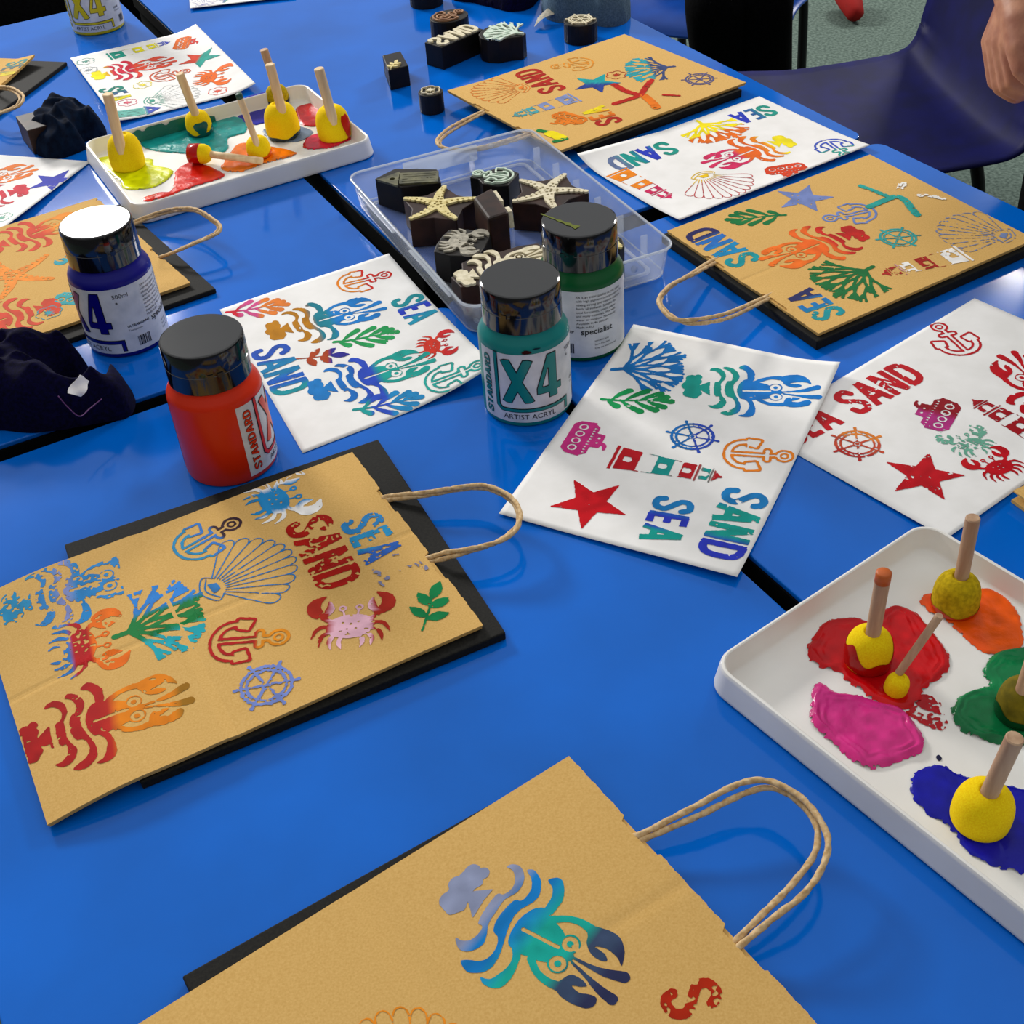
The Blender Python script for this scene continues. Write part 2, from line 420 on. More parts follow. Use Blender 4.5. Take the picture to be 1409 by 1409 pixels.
def d_wheel(st):
    f = Field(-26, 26, -2, 50, st); c = 24
    f.add(np.abs(f.ell(0, c, 18.5))-1.3).add(np.abs(f.ell(0, c, 14.5))-1)
    for k in range(24): a = k*PI/12; f.add(f.ell(16.6*math.cos(a), c+16.6*math.sin(a), .55))
    for k in range(6):
        a = k*PI/3+.3; d = np.array([math.cos(a), math.sin(a)])
        f.add(f.seg(d*3+(0, c), d*19+(0, c), 1, .9)).add(f.seg(d*19+(0, c), d*23.5+(0, c), 1, 1.5))
    f.add(f.ell(0, c, 4)); f.sub(np.abs(f.ell(0, c, 2.3))-.5)
    return f
def d_ship(st):
    f = Field(-27, 27, -2, 42, st)
    f.add(f.poly([(-18, 0), (18, 0), (23, 5), (25, 18), (-24, 18), (-23, 5)])-1)
    for k in range(4): f.sub(np.abs(f.ell(-16+k*10.5, 9, 3.6))-.8)
    f.add(f.poly([(-24, 18), (25, 18), (20, 24), (-19, 24)]))
    for k in range(10): x = -18+k*4; f.sub(f.poly([(x, 19), (x+2.6, 19), (x+1.3, 22.5)]))
    f.add(f.poly([(-10, 24), (10, 24), (9, 32), (-9, 32)])-.5); f.sub(f.ell(-4, 28, 1.4)).sub(f.ell(3, 28, 1.4))
    f.add(f.path([(3, 32), (5, 36), (10, 37)], [2.4, 2, 1.6]))
    return f
def d_light(st):
    f = Field(-20, 20, -2, 99, st)
    f.add(f.poly([(-17, 0), (17, 0), (17, 3), (-17, 3)]))
    def blk(y0, y1, w0, w1):
        f.add(f.poly([(-w0, y0), (w0, y0), (w1, y1), (-w1, y1)])); m = (y0+y1)/2; f.sub(f.ell(0, m, 3.6, 3.4)).sub(f.poly([(-3.4, m-4.5), (3.4, m-4.5), (3.4, m), (-3.4, m)]))
    blk(5, 24, 15.5, 13.6); blk(39, 54, 12.4, 11.2); blk(62, 74, 10.6, 10)
    for s in (1, -1): f.add(f.seg((s*13.4, 24), (s*12.4, 39), .4)).add(f.seg((s*11.2, 54), (s*10.6, 62), .35))
    f.add(f.poly([(-12, 75.5), (12, 75.5), (12, 77.5), (-12, 77.5)])); blk(79, 87, 8, 7.6)
    f.add(f.poly([(-10, 88), (10, 88), (10, 89.5), (-10, 89.5)])); f.add(f.poly([(-8, 90.5), (8, 90.5), (1.2, 96), (-1.2, 96)])).add(f.ell(0, 97, 1.5))
    return f
def d_star(st):
    f = Field(-40, 40, -38, 42, st)
    return f.add(f.poly([((36 if k % 2 == 0 else 14.5)*math.sin(k*PI/5), (36 if k % 2 == 0 else 14.5)*math.cos(k*PI/5)) for k in range(10)])-.6)
def d_starfish(st):
    f = Field(-56, 56, -52, 58, min(st, .6)); rng = random.Random(5)
    for k in range(5):
        a = k*2*PI/5; b = .12*(-1)**k; P = [(0, 0), (26*math.sin(a+b), 26*math.cos(a+b)), (50*math.sin(a), 50*math.cos(a))]
        f.add(f.path(P, [8, 6, 3.2]))
    for k in range(5):
        a = k*2*PI/5
        for r in (4, 12, 19, 27, 34, 41, 47):
            for s in (-1, 1):
                if r < 14 or rng.random() < .85: f.sub(f.ell(r*math.sin(a)+s*2.3*math.cos(a), r*math.cos(a)-s*2.3*math.sin(a), 1.75 if r < 40 else 1.2))
    return f
def d_flower(st):
    f = Field(-18, 18, -18, 18, st); g = Field(-18, 18, -18, 18, st)
    for k in range(6): a = k*PI/3; g.add(g.ell(9*math.cos(a), 9*math.sin(a), 6.3))
    g.add(g.ell(0, 0, 9)); f.F = np.abs(g.F)-.6; f.add(f.ell(0, 0, 2.6))
    for k in range(12): a = k*PI/6; f.add(f.seg((3*math.cos(a), 3*math.sin(a)), ((6 if k % 2 else 8.5)*math.cos(a), (6 if k % 2 else 8.5)*math.sin(a)), .7, .4))
    return f
def d_hut(st):
    f = Field(-20, 20, -2, 70, st)
    f.add(f.poly([(-13, 0), (13, 0), (13, 42), (-13, 42)])).add(f.poly([(-17, 43), (17, 43), (0, 66)])); f.sub(f.ell(0, 50, 3))
    for x in (-8, -3, 2.5, 8): f.sub(f.seg((x, 3), (x, 39), .5))
    return f
LET = {'S': ([[(18, 31), (15, 36.5), (9, 37.5), (3.5, 34), (3, 28), (7, 23), (13, 18), (17.5, 12), (15, 4.5), (9, 2.5), (3.5, 4), (1.5, 10)]], 21),
       'A': ([[(2, 0), (11, 40)], [(20.5, 0), (11.5, 40)], [(6, 12), (16.5, 12)]], 23), 'N': ([[(3, 0), (3, 40)], [(3, 39), (18, 1)], [(18, 0), (18, 40)]], 22),
       'D': ([[(3, 0), (3, 40)], [(3, 37), (11, 36.5), (17.5, 30), (18, 12), (12, 4), (3, 3)]], 22), 'E': ([[(3, 0), (3, 40)], [(3, 37), (16, 37)], [(3, 20), (14, 20)], [(3, 3), (16, 3)]], 18),
       'T': ([[(9, 0), (9, 40)], [(0, 37), (18, 37)]], 19), 'R': ([[(3, 0), (3, 40)], [(3, 37), (12, 36), (16, 29), (12, 21.5), (3, 20)], [(9, 20), (18, 0)]], 20)}
def d_text(txt, st, r=3.7, pad=4):
    w = sum(LET[c][1]+3 for c in txt); f = Field(-pad, w+pad, -pad, 40+pad, st); x = 0
    for c in txt:
        for P in LET[c][0]:
            P = [(x+a, b) for a, b in P]
            if len(P) == 2: f.add(f.bar(P[0], P[1], 2*r))
            else: f.add(f.path(P, r, 5))
        x += LET[c][1]+3
    f.w = w-3
    return f
DRAW = dict(lobster=d_lobster, crab=d_crab, anchor=d_anchor, shell=d_shell, coral=d_coral, sprig=d_sprig, leaf=d_leaf, wheel=d_wheel, ship=d_ship,
            lighthouse=d_light, star=d_star, starfish=d_starfish, flower=d_flower, hut=d_hut,
            SAND=lambda s: d_text('SAND', s), SEA=lambda s: d_text('SEA', s), S=lambda s: d_text('S', s), SE=lambda s: d_text('SE', s))
LEN = dict(lobster=122, crab=56, anchor=59, shell=82, coral=70, sprig=68, leaf=54, wheel=48, ship=39, lighthouse=97, star=36, starfish=50, flower=16, hut=66)
NAME = dict(lobster='lobster_print', crab='crab_print', anchor='anchor_print', shell='scallop_print', coral='coral_print', sprig='seaweed_print', leaf='leaf_print', wheel='wheel_print',
            ship='boat_print', lighthouse='lighthouse_print', star='star_print', starfish='starfish_print', flower='sand_dollar_print', hut='beach_hut_print', SAND='sand_lettering', SEA='sea_lettering', S='letter_print', SE='letter_print')

def ramp(t, spec):
    """spec: colour, position, colour, ... ; soft steps at the positions"""
    cols = [np.array(lin(c)) for c in spec[0::2]]; pos = spec[1::2]
    out = np.tile(cols[0], (len(t), 1))
    for p, c in zip(pos, cols[1:]):
        k = np.clip((t-p)/.06+.5, 0, 1)[:, None]; out = out*(1-k)+c*k
    return out
def colours(V, f, spec, seed=0):
    if isinstance(spec, str): C = np.tile(np.array(lin(spec)), (len(V), 1))
    else:
        ax = 0 if spec[0] == 'u' else 1
        if spec[0] == 'au': t = np.abs(V[:, 0])/max(abs(f.xs[0]), 1)
        else:
            a = f.xs if ax == 0 else f.ys; t = (V[:, ax]-a[0])/(a[-1]-a[0])
        C = ramp(t, spec[1:])
    n = vnoise(V[:, 0], V[:, 1], 7, seed+3)[:, None]
    return C*(.82+.36*n)

class Sheet:
    """a flat sheet on the table: origin O, edge vectors U,V (xy) and a height h(s,t)"""
    def __init__(s, O, U, V, h):
        s.O, s.U, s.V, s.h = np.array(O)[:2], np.array(U)[:2], np.array(V)[:2], h
        s.inv = np.linalg.inv(np.stack([s.U, s.V], 1))
    def st(s, XY): d = (np.asarray(XY)-s.O)@s.inv.T; return d[..., 0], d[..., 1]
    def z(s, XY): a, b = s.st(XY); return s.h(a, b)
    def at(s, px, py):
        z = float(s.h(np.array(.5), np.array(.5)))
        for _ in range(6):
            P = T(px, py, z); z = float(s.z(P[:2]))
        return T(px, py, z)[:2]
    def mesh(s, ns=28, nt=36, thick=.0004, edge=None, down=None):
        S, Tt = np.meshgrid(np.linspace(0, 1, ns), np.linspace(0, 1, nt))
        tt = Tt.copy()
        if edge is not None: tt = Tt+(1-Tt)*edge(S)*(1-Tt)**3
        XY = s.O+S[..., None]*s.U+tt[..., None]*s.V
        Z = s.h(S, tt)
        top = np.concatenate([XY, Z[..., None]], -1).reshape(-1, 3)
        bot = top.copy(); bot[:, 2] = (down if down is not None else top[:, 2]-thick)
        F = []; n = ns*nt
        for j in range(nt-1):
            for i in range(ns-1):
                a = j*ns+i; q = (a, a+1, a+ns+1, a+ns)
                F.append(q[::-1]); F.append(tuple(k+n for k in q))
        rim = [i for i in range(ns)]+[j*ns+ns-1 for j in range(1, nt)]+[(nt-1)*ns+i for i in range(ns-2, -1, -1)]+[j*ns for j in range(nt-2, 0, -1)]
        for k in range(len(rim)):
            a, b = rim[k], rim[(k+1) % len(rim)]; F.append((a, b, b+n, a+n))
        if np.cross(np.append(s.U, 0), np.append(s.V, 0))[2] > 0: F = [f[::-1] for f in F]
        return np.vstack([top, bot]), F
def quad_sheet(c, z, h):
    """best parallelogram through four pixel corners (origin, +U, +U+V, +V)"""
    P = [T(x, y, zz)[:2] for (x, y), zz in zip(c, z)]
    U = ((P[1]-P[0])+(P[2]-P[3]))/2; V = ((P[3]-P[0])+(P[2]-P[1]))/2; C = sum(P)/4
    return Sheet(C-U/2-V/2, U, V, h)

_seed = [11]
def stamp(sheet, parent, kind, a, b, col, step=.8, wear=.1, rough=.35, clip=None, scale=None, wide=1., lift=.0002, label=None, name=None, flip=1, hold='mid'):
    """print one motif on a sheet: its base at pixel a and its top at pixel b"""
    _seed[0] += 1; sd = _seed[0]
    f = motif(kind, step); A = sheet.at(*a); B = sheet.at(*b)
    text = kind in ('SAND', 'SEA', 'S', 'SE')
    L = f.w if text else LEN[kind]
    ax = B-A; k = np.linalg.norm(ax)/L
    e = ax/np.linalg.norm(ax)
    # every print of a kind has the size of its stamp; centre it between the two pixels (or hold its top)
    kk = scale or .001*({'SAND': .93, 'SEA': .84, 'SE': .84, 'S': .84, 'star': .92, 'flower': .92}.get(kind, 1.) if not (kind == 'crab' and k < .0008) else .7)
    A = A+e*(np.linalg.norm(ax)-kk*L)*(1 if hold == 'top' else .5 if kind not in ('star', 'starfish', 'flower') else 0); k = kk
    if text: eu = e*k; ev = np.array([-e[1], e[0]])*k*wide*flip
    else: ev = e*k; eu = np.array([e[1], -e[0]])*k*wide*flip
    F = f.F+rough*2*(vnoise(f.X, f.Y, 1.7, sd)-.5)
    if wear:
        n = .6*vnoise(f.X, f.Y, 2.2, sd+50)+.4*vnoise(f.X, f.Y, 9, sd+90)
        F = np.maximum(F, (n-(.9-wear*.95))*14)
    if clip is not None: F = np.maximum(F, clip(f.X, f.Y))
    V, Fc, E = march(F, f.xs, f.ys)
    if len(V) == 0: return
    XY = A+V[:, :1]*eu+V[:, 1:]*ev
    a_, b_ = sheet.st(XY)
    keep = (a_ > -.0) & (a_ < 1.) & (b_ > 0.) & (b_ < 1.)
    if not keep.all():
        Fc = [q for q in Fc if all(keep[i] for i in q)]
        idx = sorted({i for q in Fc for i in q}); mp = {i: n for n, i in enumerate(idx)}
        V = V[idx]; XY = XY[idx]; Fc = [tuple(mp[i] for i in q) for q in Fc]
        if not Fc: return
    sheet.k = getattr(sheet, 'k', 0)+1
    Z = sheet.z(XY)+lift+sheet.k*.00002
    if eu[0]*ev[1]-eu[1]*ev[0] < 0: Fc = [q[::-1] for q in Fc]
    o = obj(name or NAME[kind], np.column_stack([XY, Z]), Fc, M['ink'], parent, cols=colours(V, f, col, sd))
    if label: o['label'] = label
    return o
def smear(sheet, parent, name, strokes, col, step=.8, wear=.3, label=None):
    """free brush marks given in pixels: list of (list of pixels, radius mm)"""
    _seed[0] += 1; sd = _seed[0]
    P = [([sheet.at(*p)*1000 for p in pts], r) for pts, r in strokes]
    al = np.array([q for pts, r in P for q in pts])
    f = Field(al[:, 0].min()-8, al[:, 0].max()+8, al[:, 1].min()-8, al[:, 1].max()+8, step)
    for pts, r in P: f.add(f.path(pts, r))
    F = f.F+1.0*(vnoise(f.X, f.Y, 1.7, sd)-.5)
    n = .7*vnoise(f.X, f.Y, 2, sd+5)+.3*vnoise(f.X, f.Y, 8, sd+9); F = np.maximum(F, (n-(.9-wear*.95))*14)
    V, Fc, E = march(F, f.xs, f.ys)
    XY = V/1000
    a_, b_ = sheet.st(XY); keep = (a_ > 0) & (a_ < 1) & (b_ > 0) & (b_ < 1)
    Fc = [q for q in Fc if all(keep[i] for i in q)]
    if not Fc: return
    o = obj(name, np.column_stack([XY, sheet.z(XY)+.0006]), Fc, M['ink'], parent, cols=colours(V, f, col, sd))
    if label: o['label'] = label
    return o

def rope(name, pts, r, parent, label=None, turns=None, mat=None):
    """twisted cord along world points"""
    P = np.array(catmull(pts, 14)); seg = np.r_[0, np.cumsum(np.linalg.norm(np.diff(P, axis=0), axis=1))]
    n = int(seg[-1]/.0011); t = np.linspace(0, seg[-1], n); Q = np.column_stack([np.interp(t, seg, P[:, i]) for i in range(3)])
    v = []; fc = []; K = 12; N = None
    for i in range(n):
        d = Q[min(i+1, n-1)]-Q[max(i-1, 0)]; d /= np.linalg.norm(d)
        N = np.array([0, 0, 1.])-d*d[2] if N is None else N-d*(N@d)
        N /= np.linalg.norm(N); B = np.cross(d, N)
        for k in range(K):
            th = 2*PI*k/K; rr = r*(1-.22*abs(math.cos(th-t[i]/.0052))**8-.05*math.cos(3*(th-t[i]/.0052)))
            v.append(Q[i]+(N*math.cos(th)+B*math.sin(th))*rr)
    for i in range(n-1):
        for k in range(K): fc.append((i*K+k, i*K+(k+1) % K, (i+1)*K+(k+1) % K, (i+1)*K+k))
    fc.append(tuple(range(K))[::-1]); fc.append(tuple((n-1)*K+k for k in range(K)))
    o = obj(name, v, fc, mat or M['cord'], parent, True)
    if label: o['label'] = label
    return o
# ================================================================== the room
fl = MB(); fl.add([(-4, -2, -.72), (5, -2, -.72), (5, 9, -.72), (-4, 9, -.72)], [(0, 1, 2, 3)])
tag(fl.build('floor', M['carpet']), 'grey green carpet', None, None, 'structure')

# ------------------------------------------------------------------ four tables pushed together
def table(corner, deg, sx, sy, w, d, label):
    """corner: the corner at the crossing; the table runs sx*w along e1 and sy*d along e2"""
    a = math.radians(deg); e1 = np.array([math.cos(a), math.sin(a)])*sx; e2 = np.array([-math.sin(a), math.cos(a)])*sy
    c = np.array(corner)+e1*w/2+e2*d/2
    t = thing('classroom_table', label, 'table', (c[0], c[1], -.72), 'blue classroom tables pushed together')
    def slab(off, r, z0, z1, name, mat):
        pts = []
        for (x, y, a0) in ((w/2-off-r, d/2-off-r, 0), (-(w/2-off-r), d/2-off-r, 90), (-(w/2-off-r), -(d/2-off-r), 180), (w/2-off-r, -(d/2-off-r), 270)):
            for k in range(7): b = math.radians(a0+15*k); pts.append(c+e1*(x+r*math.cos(b))+e2*(y+r*math.sin(b)))
        n = len(pts); v = [(p[0], p[1], z0) for p in pts]+[(p[0], p[1], z1) for p in pts]
        f = [tuple(range(n))[::-1], tuple(range(n, 2*n))]+[(i, (i+1) % n, (i+1) % n+n, i+n) for i in range(n)]
        if sx*sy < 0: f = [q[::-1] for q in f]
        return obj(name, v, f, mat, t)
    o = slab(.0008, .016, -.005, 0, 'table_top', M['table']); bevel(o, .0012, 2, 50)
    slab(.0, .016, -.026, -.0052, 'edge_band', M['edge'])
    slab(.006, .012, -.085, -.0265, 'under_frame', M['edge'])
    for sxx in (-1, 1):
        for syy in (-1, 1):
            p = c+e1*sxx*(w/2-.05)+e2*syy*(d/2-.05)
            MB().tube([(p[0], p[1], -.72), (p[0], p[1], -.085)], .014, 12).build('leg', M['metal'], t, True)
    return t
table((-.066, 1.186), 26.2, -1, 1, .60, 1.2, 'blue table at the far left, under the smaller paint tray and the yellow paint bottle')
table((.476, 1.494), 25.6, -1, 1, .605, 1.2, 'blue table at the far right, under the loose stamp blocks')
table((-.050, 1.176), 27.2, -1, -1, .60, 1.2, 'blue table nearest the camera, under the kraft bag with the pink crab')
table((.488, 1.478), 27.6, -1, -1, .605, 1.2, 'blue table at the right, under the paint tray with the pink paint')

# ------------------------------------------------------------------ black boards and paper bags
def board(corners, z0, z1, label, name='foam_board'):
    P = [T(x, y, z1)[:2] for x, y in corners] if len(corners[0]) == 2 and corners[0][0] > 2 or corners[0][0] < -2 else [np.array(p) for p in corners]
    return board_w(P, z0, z1, label, name)
def board_w(P, z0, z1, label, name='foam_board'):
    if np.cross(np.append(P[1]-P[0], 0), np.append(P[2]-P[1], 0))[2] < 0: P = P[::-1]
    v = [(p[0], p[1], z0) for p in P]+[(p[0], p[1], z1) for p in P]
    o = obj(name, v, [(3, 2, 1, 0), (4, 5, 6, 7), (0, 1, 5, 4), (1, 2, 6, 5), (2, 3, 7, 6), (3, 0, 4, 7)], M['board'])
    bevel(o, .0012, 2)
    return tag(o, label, 'board', 'black boards under the paper bags')

def bag(label, sh, thick, notches=((.24, .38), (.62, .76)), depth=.012):
    c = sh.O+sh.U/2+sh.V/2
    t = thing('paper_bag', label, 'paper bag', (c[0], c[1], float(sh.h(np.array(.5), np.array(.5)))-thick), 'kraft paper bags with printed sea motifs')
    def edge(S):
        e = np.zeros_like(S)
        for a, b in notches: e = e+depth*((S > a) & (S < b))
        return e+.0022*(np.sin(S*260)+np.sin(S*91))*.35
    S = sh
    v, f = S.mesh(90, 40, edge=edge)
    n = len(v)//2; v[n:, 2] = v[:n, 2]-thick*.35
    obj('front_panel', v, f, M['kraft'], t)
    v2, f2 = S.mesh(30, 40); n = len(v2)//2
    g = np.array([.0012, .0012]); cc = np.append(c, 0)
    v2[:, :2] = (v2[:, :2]-c)*.994+c
    v2[:n, 2] -= thick*.42; v2[n:, 2] = v2[:n, 2]-thick*.5
    obj('back_panel', v2, f2, M['kraft'], t)
    return t
def crease(x, at, w=.012): return np.exp(-((x-at)/w)**2)

def par(a, b, c, z):
    """parallelogram from world corners a (handle edge start), b (handle edge end) and c (next to b)"""
    return a, b-a, c-b
def W(p, z): return T(p[0], p[1], z)[:2]

# --- the large bag at the left -------------------------------------------------
z0 = .0128
a, b, c = W((485, 622), z0), W((665, 860), z0), W((65, 1135), .007)
cd = (c-b)/np.linalg.norm(c-b)
bigh = lambda s, t: z0-.006*np.clip((t-.84)/.16, 0, 1)**1.4-.0006*crease(t, .60)+.0007*np.tanh((t-.6)*60)*crease(t, .6, .05)-.0006*crease(s, .5, .01)*(t > .0)+.0005*np.sin(s*7+1)*np.sin(t*9)+.0004*crease(t, .8, .02)
BIG = Sheet(a, b-a, c-b, bigh)
board_w([W(p, .008) for p in ((520, 604), (696, 870), (193, 1077), (88, 749))], .0002, .008, 'black board sticking out beneath the kraft bag with the pink crab')
bagA = bag('kraft bag with a pink crab and blue scallop print, lying left of centre', BIG, .0042)
stamp(BIG, bagA, 'lobster', (2, 842), (214, 782), ['v', '#1b86b4', .22, '#2a7dbd', .36, '#7c86bb', .46, '#1f7fc0', .6, '#2c83c4'], wear=.34, clip=lambda X, Y: Y-95, label='blue and lilac lobster print')
stamp(BIG, bagA, 'crab', (70, 904), (172, 872), ['v', '#2a74bd', .28, '#b3161a', .52, '#e36a12'], wear=.22, label='crab print in red, orange and blue')
stamp(BIG, bagA, 'coral', (157, 877), (282, 833), ['u', '#2f7fcf', .33, '#187a3c', .68, '#1aa3b0'], wear=.12, label='coral print in blue, green and turquoise')
stamp(BIG, bagA, 'lobster', (21, 1030), (262, 953), ['v', '#a81818', .5, '#b4261a', .56, '#e07f10', .9, '#9a6a12'], wear=.14, label='red and orange lobster print')
stamp(BIG, bagA, 'anchor', (244, 763), (330, 715), ['v', '#2a86b4', .35, '#3b78c4', .6, '#3a2430'], wear=.02, label='blue and brown anchor print')
stamp(BIG, bagA, 'shell', (278, 817), (403, 757), '#2f72b0', wear=.04, rough=.2, step=.6, label='blue outline scallop print')
stamp(BIG, bagA, 'crab', (349, 699), (423, 672), ['au', '#2786c2', .47, '#f2f0ec'], wear=.08, label='crab print with blue body and white claws')
stamp(BIG, bagA, 'SAND', (393, 727), (439, 815), '#a8180f', wear=.24, label='red SAND lettering')
stamp(BIG, bagA, 'SEA', (468, 722), (503, 778), ['u', '#2c80bd', .33, '#2a8fc0', .66, '#2c5fb4'], wear=.26, label='blue SEA lettering')
smear(BIG, bagA, 'paint_smear', [([(515, 786), (533, 796)], 2.2), ([(541, 789), (565, 779)], 1.6), ([(575, 775), (585, 782)], 2.6), ([(518, 797), (530, 809)], 1), ([(536, 765), (549, 763)], .9)], '#7f7f9c', wear=.45, label='faint lilac paint smear')
stamp(BIG, bagA, 'crab', (482, 890), (484, 820), ['au', '#e9b6c6', .46, '#a82a1c'], wear=.12, label='crab print with pink body and red claws')
stamp(BIG, bagA, 'leaf', (583, 867), (600, 801), '#0d7a44', wear=.1, label='green leaf print')
stamp(BIG, bagA, 'anchor', (291, 885), (396, 876), ['v', '#b01818', .58, '#e08a18'], wear=.04, label='red and orange anchor print')
stamp(BIG, bagA, 'wheel', (331, 956), (402, 930), '#7284c4', wear=.06, rough=.9, label="lilac ship's wheel print")
def hp(pts, zs): return [T(x, y, z) for (x, y), z in zip(pts, zs)]
def zarc(n, z0, z1): return [z0+(z1-z0)*math.sin(PI*min(1, max(0, k/(n-1))))**.7 for k in range(n)]
q = [(525, 686), (540, 682), (582, 678), (629, 671), (660, 667.5), (684, 673), (704, 685), (715, 702), (715, 718), (706, 733.6), (684, 746), (645, 755.5), (614, 760), (595, 766), (580, 770)]
rope('handle', hp(q, [.0098]+zarc(len(q)-2, .0125, .026)+[.0098]), .0021, bagA)
q = [(526, 690), (541, 687), (583, 682), (630, 674), (662, 671.5), (688, 679), (706, 692), (713, 707), (712, 722), (700, 735), (679, 748), (645, 759), (614, 768), (597, 772), (582, 777)]
rope('handle', hp(q, [.0086]+zarc(len(q)-2, .0105, .022)+[.0086]), .0021, bagA)

# --- the bag in the foreground ---------------------------------------------------
z0 = .0125
a = W((783, 1040), z0); d1 = W((1125, 1409), z0)-a; d1 /= np.linalg.norm(d1); d2 = W((190, 1409), z0)-a; d2 -= d1*(d1@d2); d2 /= np.linalg.norm(d2)
d2b = W((190, 1409), z0)-a; d2b /= np.linalg.norm(d2b)
FRH = lambda s, t: z0-.0006*crease(t, .5, .02)+.0005*np.sin(s*6)*np.sin(t*8)-.0006*crease(s+t*.1, .48, .02)*(t < .25)
FR = Sheet(a, d1*.255, d2b*.33, FRH)
e = W((250, 1343), .008); f_ = W((775, 1046), .008)
dd = (e-f_)/np.linalg.norm(e-f_); nn = np.array([dd[1], -dd[0]]); nn = nn if nn@d1 > 0 else -nn
board_w([f_-dd*.0+nn*.002, e, e+nn*.24, f_+nn*.24], .0002, .008, 'black board peeping out at the left of the foreground kraft bag')
bagF = bag('kraft bag in the foreground with a blue lobster print', FR, .0042)
stamp(FR, bagF, 'lobster', (624.7, 1213.7), (850.3, 1360), ['v', '#8b93b0', .3, '#1478c0', .44, '#1a8fb4', .5, '#18a596', .72, '#3a4a66', .86, '#2d3152'], wear=.0, rough=.15, step=.6, label='lobster print from lilac to teal and navy')
stamp(FR, bagF, 'S', (906, 1372), (925, 1409), '#b02a12', wear=.3, label='red letter S print')
stamp(FR, bagF, 'shell', (556, 1508), (523, 1388), '#e58a22', wear=.0, rough=.25, scale=None, hold='top', label='orange outline scallop print')
q = [(870, 1151), (884, 1147), (952, 1112), (1004, 1084), (1034.6, 1074), (1065.5, 1077), (1102.6, 1097.6), (1131, 1132.6), (1139.6, 1163.5), (1129, 1198.5), (1102.6, 1233.5), (1065.5, 1262), (1024, 1297), (1010, 1308)]
rope('handle', hp(q, [.0098]+zarc(len(q)-2, .0125, .03)+[.0098]), .0022, bagF)
q = [(876, 1160), (890, 1153), (962, 1122), (1024, 1092), (1059, 1084), (1086, 1093.5), (1111, 1116), (1125, 1143), (1119, 1178), (1086, 1221), (1045, 1262), (1018, 1289), (1006, 1300)]
rope('handle', hp(q, [.0088]+zarc(len(q)-2, .011, .025)+[.0088]), .0022, bagF)

# --- the bag at the right ---------------------------------------------------------
z0 = .0150
a, b, c = W((918, 317.5), z0), W((1126, 459), z0), W((1197, 212.5), z0)
DR = Sheet(a, b-a, c-a, lambda s, t: z0+.0005*np.sin(s*6)*np.sin(t*9)-.0007*crease(t, .62, .015)+.0012*crease(s, .72, .12)*np.clip(1-t*6, 0, 1)-.0005*crease(s, .52, .01)*np.clip(1-t*2.5, 0, 1))
uu = (b-a)/np.linalg.norm(b-a); vv = (c-a)/np.linalg.norm(c-a)
board_w([a-uu*.004-vv*.005, b+uu*.005-vv*.005, b+uu*.005+vv*.29, a-uu*.004+vv*.29], .0002, .0105, 'black board beneath the kraft bag with the orange lobster')
bagD = bag('kraft bag with an orange lobster print, at the right table edge', DR, .0042, ((.27, .40), (.66, .80)))
stamp(DR, bagD, 'star', (1106, 273), (1142, 271.5), '#6f7fb4', wear=.1, label='lilac star print')
stamp(DR, bagD, 'sprig', (1081, 296), (996, 303), '#13703a', wear=.08, label='green seaweed print')
stamp(DR, bagD, 'SAND', (1045, 353), (978, 312), ['u', '#178f96', .25, '#1d86b8', .5, '#2a6cb8', .72, '#2c2a5c'], wear=.14, label='SAND lettering from teal to navy')
stamp(DR, bagD, 'SEA', (1161, 427), (1119, 398), ['u', '#178f96', .35, '#1672b0', .66, '#272a5c'], wear=.08, label='SEA lettering from teal to navy')
smear(DR, bagD, 'starfish_print', [([(1184, 256), (1200, 262), (1220, 270)], 3.2), ([(1196, 285), (1215, 277), (1233, 271), (1245, 276), (1254, 287), (1262, 296)], 4.4)], '#1f9a90', wear=.18, label='teal arms of a starfish print')
smear(DR, bagD, 'starfish_print', [([(1236, 260), (1241, 251), (1245, 254), (1243, 260)], 2.4), ([(1264, 269.5), (1280, 270), (1298, 274)], 3.2)], '#eeece4', wear=.3, label='white arms of a starfish print')
stamp(DR, bagD, 'anchor', (1201, 289), (1134, 302), '#6a80b8', wear=.08, label='lilac anchor print')
stamp(DR, bagD, 'lobster', (1187, 318), (1053, 361), ['v', '#b81a12', .3, '#c8281a', .36, '#e8641c', .6, '#ea6e1e'], wear=.06, label='orange lobster print with red tail')
stamp(DR, bagD, 'wheel', (1209, 333), (1262, 321), '#349a96', wear=.12, label="teal ship's wheel print")
stamp(DR, bagD, 'shell', (1395, 326), (1288, 312), '#7583a8', wear=.16, rough=.6, label='grey lilac scallop print')
stamp(DR, bagD, 'lighthouse', (1326, 349), (1217, 377), ['v', '#efece6', .3, '#a01a14', .58, '#efece6', .76, '#a8201a'], wear=.2, label='red and white lighthouse print')
stamp(DR, bagD, 'coral', (1203, 366), (1133, 402), '#146a34', wear=.06, label='green coral print')
q = [(990, 360), (977.4, 365), (955.5, 377), (929.7, 389.7), (911, 407.6), (911, 421.5), (929.7, 438.4), (949.5, 445), (979, 443), (1009, 435), (1055, 412.5), (1068, 406)]
rope('handle', hp(q, [.0118]+zarc(len(q)-2, .0145, .034)+[.0118]), .0021, bagD)
q = [(988, 356), (975, 361), (945.6, 380), (919.7, 394.6), (906, 413.5), (916, 431.4), (930, 440), (965.5, 438.5), (1003, 430), (1051, 409.5), (1064, 403)]
rope('handle', hp(q, [.0132]+zarc(len(q)-2, .0158, .039)+[.0132]), .0021, bagD)

